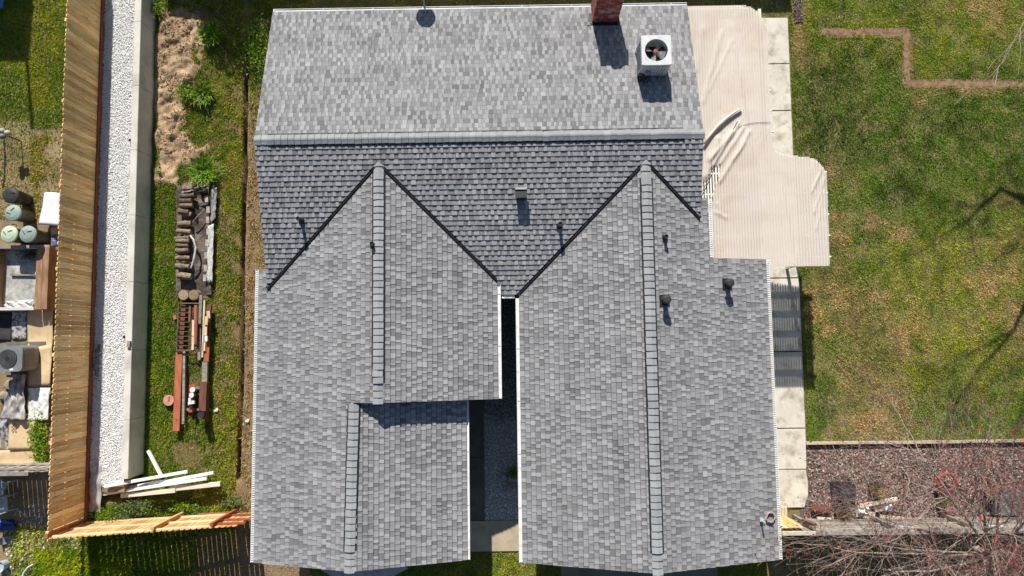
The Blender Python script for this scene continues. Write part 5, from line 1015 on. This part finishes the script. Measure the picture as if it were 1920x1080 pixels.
for (x, y) in ((xA - .12, yA1 - .3), (xA - .12, yAB + .3), (xB - .26, yS - .3), (xB - .26, yB0 + .25)): mb = MB(); mb.box(x - .045, y - .045, -.02, x + .045, y + .045, ZC - .3); mb.build('post', m_slat, pg)
# shade cloth
HOLE = [(1300, 352), (1318, 350), (1330, 325), (1337, 311), (1350, 311), (1346, 330), (1336, 358), (1334, 374), (1300, 374)]
gx = np.arange(xh - .3, xB + .06, .0156); gy = np.arange(yB0 - .02, yA1 + .06, .042); GX, GY = np.meshgrid(gx, gy); X, Y = GX.ravel(), GY.ravel()
Q = pix(np.stack([X, Y, np.full_like(X, ZC)], 1)); ins = inpoly(Q, OUT) & ~inpoly(Q + 2.5 * np.stack([np.sin(Q[:, 1] * .5), np.cos(Q[:, 0] * .6)], 1), HOLE)
ph = (X - xh - .05) / pitch * 2 * math.pi; tight = np.clip(smooth(Q[:, 0], 1385, 1392) + smooth(Q[:, 1], 300, 330), .12, 1)
Z = .004 + .009 * tight * np.cos(ph) + .012 * (fbm(X, Y, 1.3, 3, 2) - .5)
def ridge_(a, b, wpx, hgt, curve=0):
    return hgt * np.exp(-(segdist(Q + 3 * np.stack([vnoise(X, Y, 3, 4) - .5, 0 * X], 1), a, b) / wpx) ** 2)
for a, b, w_, h_ in (((1352, 62), (1318, 190), 4, .05), ((1318, 55), (1305, 130), 5, .04), ((1372, 78), (1330, 170), 3, .03), ((1378, 30), (1372, 200), 3, .012), ((1383, 232), (1338, 310), 3, .10), ((1393, 240), (1352, 305), 3, .08), ((1405, 248), (1350, 340), 3.5, .09), ((1372, 250), (1330, 300), 4, .12), ((1345, 262), (1322, 330), 6, .14), ((1395, 268), (1375, 300), 2.5, .05),
                   ((1540, 318), (1522, 360), 2, .05), ((1546, 335), (1526, 400), 2, .045), ((1543, 360), (1530, 430), 1.8, .035), ((1535, 330), (1528, 350), 2, .04), ((1340, 398), (1362, 408), 2.5, .05), ((1344, 383), (1350, 400), 3, .04), ((1440, 50), (1440, 236), 3, -.02)):
    Z = Z + ridge_(a, b, w_ * 1.2, h_ * .5)
Z = Z + ZC + .012; idx = np.arange(len(X)).reshape(GX.shape)
ok = ins.reshape(GX.shape); fm = ok[:-1, :-1] & ok[1:, :-1] & ok[:-1, 1:] & ok[1:, 1:]
Fq = np.stack([idx[:-1, :-1], idx[:-1, 1:], idx[1:, 1:], idx[1:, :-1]], -1)[fm]
used, inv = np.unique(Fq, return_inverse=True); me = bpy.data.meshes.new('shade_cloth'); me.from_pydata(np.stack([X, Y, Z], 1)[used].tolist(), [], inv.reshape(-1, 4).tolist()); me.polygons.foreach_set('use_smooth', [True] * len(me.polygons))
m_cloth = mat('shade_cloth', (.80, .715, .64), (.84, .76, .69), scale=1.6, rough=.9, fine=.04, fscale=120, trans=.25, alpha=.71, spec=.1, stain=(.74, .62, .5), sscale=1.1); me.materials.append(m_cloth)
cloth = link('shade_cloth', me); tag(cloth, 'beige shade cloth draped with folds over the patio cover', 'cloth')
mb = MB(); hp = [at(x, y, ZC + .1) for x, y in ((1388, 204), (1375, 212), (1360, 223), (1345, 237), (1332, 252), (1320, 270))]; mb.tube(hp, [.02, .04, .045, .045, .04, .035], 8); mb.build('rolled_hem', mat('cloth_hem', (.7, .6, .5), (.76, .67, .57), scale=3, rough=.9), cloth, True)
mb = MB(); hp2 = [p + Vector((.02, -.05, -.02)) for p in hp]; mb.grid([[p + Vector((0, 0, .02)) for p in hp2], [p + Vector((.06, -.06, -.08)) for p in hp2]]); mb.build('hem_shade', mat('hem_shade', (.3, .25, .22), (.4, .34, .3), scale=5, rough=.9), cloth)  # dark strip under the rolled hem, standing in for the shadow there
mb = MB(); mb.tube([at(x, y, ZC + .035) for x, y in ((1384, 240), (1390, 236), (1400, 233), (1408, 231), (1418, 230), (1445, 229))], .006, 4); mb.build('seam', mat('seam_dark', (.12, .09, .07), rough=.9), cloth)
mb = MB(); mb.tube([at(x, y, ZC + .06) for x, y in ((1383, 227), (1370, 252), (1352, 285), (1338, 312), (1324, 345), (1316, 360))], .011, 5); mb.build('edge_cord', MATS['seam_dark'], cloth)

# ================================================================= RIGHT FRONT
m_tim = mat('edging_timber', (.42, .33, .25), (.55, .45, .36), scale=1.0, stretch=(2, 14, 14), fine=.2, rough=.9)
x = at(1512, 832, .1).x; yE = at(1515, 831, .12).y; k = 0; ed = thing('timber_edging', (x, yE, 0), 'long pale timber edging between lawn and mulch bed', 'edging')
for i in range(4): mb = MB(); mb.box(x + i * 2.4, yE - .045 - .01 * (i % 2), -.05, x + i * 2.4 + 2.38, yE + .03 - .01 * (i % 2), .12); mb.build('timber', m_tim, ed)
# weathered fence on the right
zt_ = 1.55; p = at(1470, 1000, zt_); yf = p.y; x0 = at(1466, 1000, zt_).x; x1 = at(2060, 1000, zt_).x
rf = thing('board_fence', (x0, yf, 0), 'grey weathered board fence below the mulch bed on the right', 'fence'); x = x0; k = 0
wm = MB(); wm.box(-.068, -.01, 0, .068, .01, zt_); wme2 = wm.mesh('board', m_weath)
while x < x1: link('board', wme2, rf, (x, yf, random.uniform(-.03, 0)), (0, 0, random.uniform(-.02, .02))); x += .146
mb = MB(); xa2 = at(1530, 1000, zt_).x; mb.box(xa2, yf - .06, zt_, x1, yf + .10, zt_ + .035); mb.build('cap_board', m_weath, rf)
mb = MB(); mb.box(x0, yf - .05, zt_ - .02, xa2 - .01, yf + .05, zt_ + .04); mb.build('cap_board', mat('pale_cap', (.55, .48, .38), (.65, .57, .46), scale=4, rough=.85), rf)
for h in (.35, .8, 1.35): mb = MB(); mb.box(x0 if h < 1.3 else xa2, yf + .011, h - .045, x1, yf + .055, h + .045); mb.build('rail', m_weath, rf)
for x in np.arange(xa2, x1, 2.2): mb = MB(); mb.box(x - .045, yf + .056, 0, x + .045, yf + .146, zt_ - .1); mb.build('post', m_weath, rf)
# gate with cedar boards by the path end
g = thing('side_gate', (x0 + .3, yf + .35, 0), 'short wooden gate with tan boards at the path end', 'gate'); yg = at(1480, 974, .9).y
for i in range(8): mb = MB(); mb.box(x0 + .02 + i * .09, at(1480, 968, .12).y, .0, x0 + .10 + i * .09, at(1480, 952, .12).y, .10); mb.build('step_board', mat('tan_board', (.48, .40, .28), (.58, .5, .37), scale=1.0, stretch=(12, 2, 12), orand=.12, rough=.85), g)
mb = MB(); mb.beam((x0, at(1480, 975, .5).y, .5), (x0 + .62, at(1480, 975, .5).y, .5), .06, .09); mb.build('rail', MATS['tan_board'], g)
for i in range(5): mb = MB(); xx = x0 + .06 + i * .14; mb.box(xx - .065, yf + .1, .0, xx + .065, yf + .12, 1.4); mb.build('board', m_cedar_bright, g)
mb = MB(); mb.beam(at(1505, 975, .9), at(1530, 984, 1.5), .06, .07); mb.build('brace', m_dkred, g)
# things in the mulch bed
t = thing('black_tray', at(1583, 925, .02), 'shiny black plastic tub lid in the mulch bed', 'tub'); c = at(1583, 920, .22)
mb = MB(); rbox(mb, c.x - .33, c.y - .24, c.x + .33, c.y + .24, 0, .2, .12); mb.build('tub', m_black, t); mb = MB(); rbox(mb, c.x - .36, c.y - .27, c.x + .36, c.y + .27, .2, .225, .13); ld = mb.build('lid', mat('black_gloss', (.03, .032, .036), (.06, .062, .07), scale=5, rough=.22), t)
for k in range(5): mb = MB(); mb.tube([(c.x + .1 * math.cos(k * 1.256), c.y + .07 * math.sin(k * 1.256), .232), (c.x + .3 * math.cos(k * 1.256), c.y + .21 * math.sin(k * 1.256), .232)], .012, 5); mb.build('rib', MATS['black_gloss'], ld)
def pot(px, py, r, h, mcol, label, planted=None):
    c = at(px, py, h); t = thing('plant_pot', (c.x, c.y, 0), label, 'plant pot', 'pots in the mulch bed'); mb = MB(); mb.lathe((c.x, c.y, 0), [(r * .75, 0), (r, h), (r * 1.08, h), (r * 1.08, h - .03)], 20); mb.build('pot', mcol, t, True); mb = MB(); mb.lathe((c.x, c.y, h - .02), [(r * .95, 0), (r * .95, .005), (r * .3, .01)], 20); mb.build('soil', m_earth, t)
    if planted is not None:
        n = 160; b_ = rng.random(n) * 6.283; L = rng.uniform(.1, .38, n); base = np.tile(np.array([c.x, c.y, h]), (n, 1)); tip = base + np.stack([np.cos(b_) * L, np.sin(b_) * L, rng.uniform(.1, .35, n)], 1); s = np.stack([-np.sin(b_), np.cos(b_), 0 * b_], 1) * .014
        V = np.stack([base - s, base + s, tip], 1).reshape(-1, 3); cc = np.tile(np.array(planted), (n, 1)) * rng.uniform(.5, 1.5, (n, 1)); o = bulk('leaves', V, np.arange(3 * n).reshape(-1, 3), m_leaf, cc); o.parent = t; o.location = -t.location
pot(1643, 915, .17, .3, m_black, 'black pot with yellowish spiky plant in the bed', (.28, .24, .06)); pot(1860, 925, .2, .3, m_black, 'black pot near the dark deck panel', None); pot(1580, 962, .2, .28, m_black, 'dark pot above the fence left of the wood scraps', (.12, .1, .05)); pot(1770, 935, .16, .25, m_black, 'dark pot below the red ring', (.2, .2, .05))
c = at(1776, 904, .35); mb = MB(); pts = []
for i in range(60): a = i * 2 * math.pi / 24; pts.append((c.x + .27 * math.cos(a), c.y + .25 * math.sin(a), .3 + .03 * (i // 24)))
mb.tube(pts, .035, 7); tag(mb.build('red_hose', mat('red_rubber', (.36, .03, .03), (.46, .06, .05), scale=9, rough=.5)), 'coiled red garden hose ring in the mulch bed', 'hose')
WS = [((1523, 951), (1557, 956), .16, .05, .2, 'short pale split log left of the dark pot'), ((1532, 972), (1558, 974), .09, .06, .15, 'small pale plank beneath the split log'), ((1612, 949), (1682, 935), .1, .07, .3, 'pale peeling branch across the bed'), ((1605, 962), (1640, 967), .2, .04, .22, 'broad pale board in the wood scraps'), ((1640, 955), (1672, 950), .16, .03, .2, 'pale tan board in the wood scraps'), ((1650, 968), (1694, 972), .09, .05, .2, 'long pale slat just above the fence'), ((1605, 974), (1660, 977), .08, .05, .12, 'dark lower plank along the fence')]
for a, b_, w_, h_, z, lb in WS:
    mb = MB(); mb.beam(at(*a, z), at(*b_, z), w_, h_); tag(mb.build('wood_scrap', mat('bleached_wood', (.56, .44, .33), (.72, .62, .50), scale=6, orand=.2, rough=.9, fine=.2) if 'dark' not in lb else m_dkred), lb, 'wood', 'wood scraps in the mulch bed')
c = at(1619, 957, .3); mb = MB(); mb.sheet([c + Vector((-.16, -.1, 0)), c + Vector((.16, -.1, 0)), c + Vector((.14, .1, 0)), c + Vector((-.14, .1, 0))], 8, 8, lambda u, v: .08 * math.sin(5 * u) * math.sin(6 * v)); tag(mb.build('plastic_bag', m_printw, None, True), 'white crumpled bag on the wood scraps', 'bag')
c = at(1664, 952, .28); mb = MB(); mb.sheet([c + Vector((-.12, -.1, 0)), c + Vector((.12, -.1, 0)), c + Vector((.12, .1, 0)), c + Vector((-.1, .1, 0))], 8, 8, lambda u, v: .06 * math.sin(5 * u) * math.sin(6 * v)); tag(mb.build('plastic_bag', mat('bluish_white', (.55, .58, .66), rough=.6), None, True), 'small bluish white bag beside the peeling branch', 'bag')
t = thing('orange_tool', at(1850, 978, .5), 'bright orange handled tool near the right fence', 'tool'); m_or = mat('orange_plastic', (.75, .13, .02), (.82, .18, .03), scale=4, rough=.45)
mb = MB(); a, b_ = at(1840, 970, .55), at(1860, 985, .65); mb.beam(a, b_, .09, .06); mb.build('handle', m_or, t); mb = MB(); mb.beam(b_, b_ + (b_ - a) * .5 + Vector((0, 0, -.08)), .04, .03); mb.build('blade', mat('steel', (.5, .5, .5), rough=.3, metal=.8), t)
c = at(1888, 982, .5); mb = MB(); mb.obox(c, .4, .1, .06, -.3); tag(mb.build('orange_plank', mat('faded_orange', (.42, .15, .07), (.5, .2, .1), scale=6, rough=.7)), 'faded orange plank right of the orange tool', 'plank')
for px, py, l, lb in ((1702, 991, .35, 'pale blue strip lying on the fence rail left of the trunk'), (1870, 989, .4, 'whitish strip on the fence rail below the orange tool')):
    c = at(px, py, 1.5); mb = MB(); mb.obox((c.x, yf + .09, 1.43), l, .06, .03, .0); tag(mb.build('pale_strip', mat('pale_blue', (.5, .6, .72), rough=.5) if 'blue' in lb else m_printw), lb, 'strip')
dk = thing('deck_panel', at(1900, 940, .2), 'dark grey deck panel of boards at the right picture edge', 'deck'); a = at(1868, 968, .3); b_ = at(2030, 912, .3)
for i in range(8): mb = MB(); dy = (b_.y - a.y) / 8; mb.box(a.x, a.y + dy * i + .008, .1, b_.x, a.y + dy * (i + 1), .3); mb.build('board', mat('deck_grey', (.12, .115, .12), (.2, .19, .2), scale=1.0, stretch=(2, 14, 14), orand=.2, rough=.85), dk)
# rocks in the pebble bed between the wings
for k, (px, py, s, lb) in enumerate(((957, 918, .2, 'grey boulder on the pebbles between the wings, larger'), (945, 895, .12, 'small grey boulder beside the larger one'), (964, 897, .13, 'grey boulder half under the right gutter'))):
    p = at(px, py, .08); mb = MB(); G = []
    for a in range(6):
        th = math.pi * a / 5; G.append([(p.x + s * math.sin(th) * math.cos(b2 * 2 * math.pi / 9) * RC.uniform(.85, 1.15), p.y + s * .9 * math.sin(th) * math.sin(b2 * 2 * math.pi / 9) * RC.uniform(.85, 1.15), .06 - s * .7 * math.cos(th)) for b2 in range(9)])
    for g_ in G: g_.append(g_[0])
    mb.grid(G); tag(mb.build('boulder', mat('grey_rock', (.25, .25, .26), (.4, .4, .41), scale=6, rough=.9, bump=.5, bscale=16)), lb, 'rock', 'boulders on the pebble bed')
plant(962, 885, .0, .18, .3, 300, GREEN_D * 1.4, 'small dark shrub beside the boulders between the wings', 'shrub', 'plant', None, size=.03)
# ================================================================= BARE TREES
m_bark2 = mat('tree_bark', (.20, .16, .13), (.42, .37, .32), scale=9, rough=.9, bump=.6, bscale=25, stain=(.25, .24, .1), sscale=5); m_twig = mat('twig', (.19, .135, .12), (.40, .32, .29), scale=4, rough=.85)
m_bud = mat('red_bud', (.8, .8, .8), (1.2, 1.2, 1.2), scale=5, attr='tone', rough=.6, trans=.2)
class Tree:
    def __init__(s, seed): s.R = random.Random(seed); s.big = MB(); s.tw = MB(); s.buds = []
    def grow(s, p, d, r, L, dep, droop=0.0, spread=.6, kids=3, minr=.004, bud=True):
        R = s.R; n = 4 if dep > 1 else 3; pts = [p]; rad = [r]; q = p.copy(); dd = d.copy()
        for i in range(n):
            dd = (dd + Vector((R.gauss(0, .13), R.gauss(0, .13), R.gauss(0, .10) + droop))).normalized(); q = q + dd * (L / n); pts.append(q.copy()); rad.append(max(r * (1 - .45 * (i + 1) / n), minr * .7))
        (s.big if r > .02 else s.tw).tube(pts, rad, 8 if r > .03 else (5 if r > .012 else 3), cap=False)
        if dep == 0:
            if bud:
                for k in range(R.randint(2, 5)): s.buds.append(pts[R.randint(1, n)] + Vector((R.gauss(0, .02), R.gauss(0, .02), R.gauss(0, .02))))
            return
        for k in range(kids + (1 if R.random() < .4 else 0)):
            i = n if k == 0 else R.randint(1, n); ax = Vector((R.gauss(0, 1), R.gauss(0, 1), R.gauss(0, .7) + .25)).normalized(); base = dd if k == 0 else (pts[i] - pts[i - 1]).normalized()
            nd = (base + ax * (spread * (.45 if k == 0 else 1.0))).normalized()
            s.grow(pts[i], nd, rad[i] * (.82 if k == 0 else .6), L * R.uniform(.6, .85), dep - 1, droop, spread, kids, minr, bud)
    def build(s, name, base, label, cat, budcol=((.27, .035, .045), (.36, .08, .08), (.24, .12, .05)), group=None):
        t = thing(name, base, label, cat, group); s.big.build('trunk', m_bark2, t, True); cr = s.tw.build('crown', m_twig, t)
        if s.buds:
            P = np.array(s.buds); n = len(P); cc = np.array(budcol)[rng.integers(0, len(budcol), n)] * rng.uniform(.6, 1.3, (n, 1)); V, T, Cc = leafquads(P, rng.uniform(.014, .036, n), cc, .1); o = stuff(bulk('buds', V, T, m_bud, Cc)); o.parent = cr; o.location = -Vector((0, 0, 0))
        return t
# red budded tree at the lower right
base = at(1768, 992, 0); T = Tree(31); trunk_top = base + Vector((.25, -.35, 1.9))
T.big.tube([base, base + Vector((.05, -.1, .7)), base + Vector((.15, -.2, 1.3)), trunk_top], [.13, .105, .1, .09], 10, cap=False)
for (px, py, z, r) in ((1500, 1030, 3.2, .05), (1560, 1010, 3.6, .045), (1682, 790, 3.4, .05), (1800, 800, 3.8, .05), (1880, 850, 3.6, .055), (1960, 930, 3.6, .06), (1930, 1040, 3.8, .05), (1840, 1100, 3.8, .05), (1700, 1110, 3.6, .05), (1600, 1080, 3.4, .05), (1740, 880, 4.6, .05), (1860, 960, 4.8, .05)):
    tgt = at(px, py, z); d = tgt - trunk_top; L = d.length; dn = d.normalized(); mid = trunk_top + d * .5 + Vector((T.R.gauss(0, .12), T.R.gauss(0, .12), -.12)); st = base + (trunk_top - base) * T.R.uniform(.72, 1.0)
    T.big.tube([st, st + (mid - st) * .5 + Vector((0, 0, .06)), mid, trunk_top + d * .72], [r * .8, r * .65, r * .5, r * .38], 7, cap=False)
    for f in (.25, .34, .44, .54, .64, .72):
        b_ = st + (mid - st) * (f / .5) if f < .5 else mid + (trunk_top + d * .72 - mid) * ((f - .5) / .22)
        for k in range(2 if f < .7 else 3):
            ax = Vector((T.R.gauss(0, 1), T.R.gauss(0, 1), T.R.gauss(0, .5) + .2)).normalized(); T.grow(b_, (dn * .9 + ax * .8).normalized(), r * (.22 if f < .7 else .36), L * T.R.uniform(.2, .34), 3, 0, .62, 2 if T.R.random() < .5 else 3, .0026)
T.build('maple_tree', base, 'bare tree with small red buds spreading over the lower right corner', 'tree')
# second multi-stemmed one at the right edge
base = at(1842, 892, 0); T = Tree(12)
for k in range(5):
    a = k * 1.25 + .4; T.grow(base + Vector((.05 * math.cos(a), .05 * math.sin(a), 0)), Vector((.5 * math.cos(a), .5 * math.sin(a) + .15, 1)).normalized(), .03, .85, 4, 0, .55, 2)
T.build('budded_shrub', base, 'bare multi-stemmed shrub with red buds at the right picture edge', 'shrub')
base = at(1692, 880, 0); T = Tree(18)
for k in range(2): a = 1.3 + k * 1.9; T.grow(base, Vector((.3 * math.cos(a), .3 * math.sin(a), 1)).normalized(), .024, .85, 3, 0, .5, 2)
T.build('bare_sapling', base, 'thin dark bare sapling rising in front of the timber edging', 'sapling')
# bare tree at the upper right, rooted beyond the frame
base = at(1945, 105, 0); T = Tree(44); top = base + Vector((-.1, 0, 2.9)); T.big.tube([base, base + Vector((.03, 0, 1.4)), top], [.2, .17, .15], 10, cap=False)
for k in range(10):
    a = math.pi + (k - 4.5) * .42; hz = .95 if k % 2 else .7; T.grow(top - Vector((0, 0, .35 * (k % 3))), Vector((hz * math.cos(a), hz * math.sin(a), .75 + .3 * (k % 3))).normalized(), .085, 3.5 if 2 <= k <= 6 else 2.4, 4, 0.0, .6, 3, .008, bud=False)
T.build('bare_tree', base, 'bare grey tree whose twigs reach into the top right corner', 'tree')
# ================================================================= UNSEEN SHADOW CASTERS ADDED BEYOND THE FRAME
bf = thing('shade_caster_fence', (-2, 13.2, 0), 'unseen board fence added behind the back yard to shade the top strip', 'fence'); wm = MB(); wm.box(-.075, -.01, 0, .075, .01, 1.85); wme3 = wm.mesh('board', m_weath); x = -11.3  # fence added out of view to shade the strip behind the house
while x < 8.6: link('board', wme3, bf, (x, 13.2, 0)); x += .155
for h in (.4, 1.5): mb = MB(); mb.box(-11.3, 13.22, h - .045, 8.6, 13.26, h + .045); mb.build('rail', m_weath, bf)
n = 9000; P = rng.normal(0, 1, (n, 3)); P /= np.linalg.norm(P, axis=1)[:, None]; P *= rng.random((n, 1)) ** .4; P = P * np.array([1.6, 1.1, 1.1]) + np.array([-9.0, 13.3, 2.0]); keep = fbm(P[:, 0], P[:, 1] + P[:, 2], 1.6, 2, 3) > .38
V, Tt, Cc = leafquads(P[keep], rng.uniform(.04, .08, keep.sum()), np.tile(GREEN_M, (keep.sum(), 1)) * rng.uniform(.5, 1.5, (keep.sum(), 1)), .2); t = thing('shade_caster_shrub', (-9, 13.3, 0), 'unseen shrub added above the sand heap to shade the soil', 'shrub'); o = bulk('crown', V, Tt, m_leaf, Cc); o.parent = t; o.location = -t.location  # foliage put in out of view to shade the ground by the heap
mb = MB(); mb.tube([(-9, 13.3, 0), (-9.05, 13.3, 1.2)], [.08, .05], 8); mb.build('trunk', m_bark2, t)
hs = thing('shade_caster_shed', (-16.6, 14.2, ZN), 'neighbour\'s garden shed beyond the upper left corner, casting shade', 'shed'); e = at(55, 118, ZN); xe = e.x - .19 * 2.4; ye = e.y + 1.45 * 2.4  # unseen shed, placed so its shadow covers the upper left ground
mb = MB(); mb.box(xe - 3.2, ye, ZN, xe, ye + 2.2, ZN + 2.3); mb.build('wall', m_weath, hs); mb = MB(); mb.hexa([(xe - 3.3, ye - .0, ZN + 2.31), (xe + .0, ye - .0, ZN + 2.31), (xe + .0, ye + 2.3, ZN + 2.31), (xe - 3.3, ye + 2.3, ZN + 2.31)], [(xe - 3.3, ye, ZN + 2.4), (xe, ye, ZN + 2.4), (xe, ye + 2.3, ZN + 2.8), (xe - 3.3, ye + 2.3, ZN + 2.8)]); mb.build('roof', m_deck, hs)
mb = MB(); e2 = at(62, 240, ZN); hh = 3.9; mb.tube([(e2.x - .19 * hh, e2.y + 1.45 * hh, ZN), (e2.x - .19 * hh, e2.y + 1.45 * hh, ZN + hh)], .05, 8); mb.build('mast', m_black, hs)  # unseen pole added to cast the thin shadow line on the grass
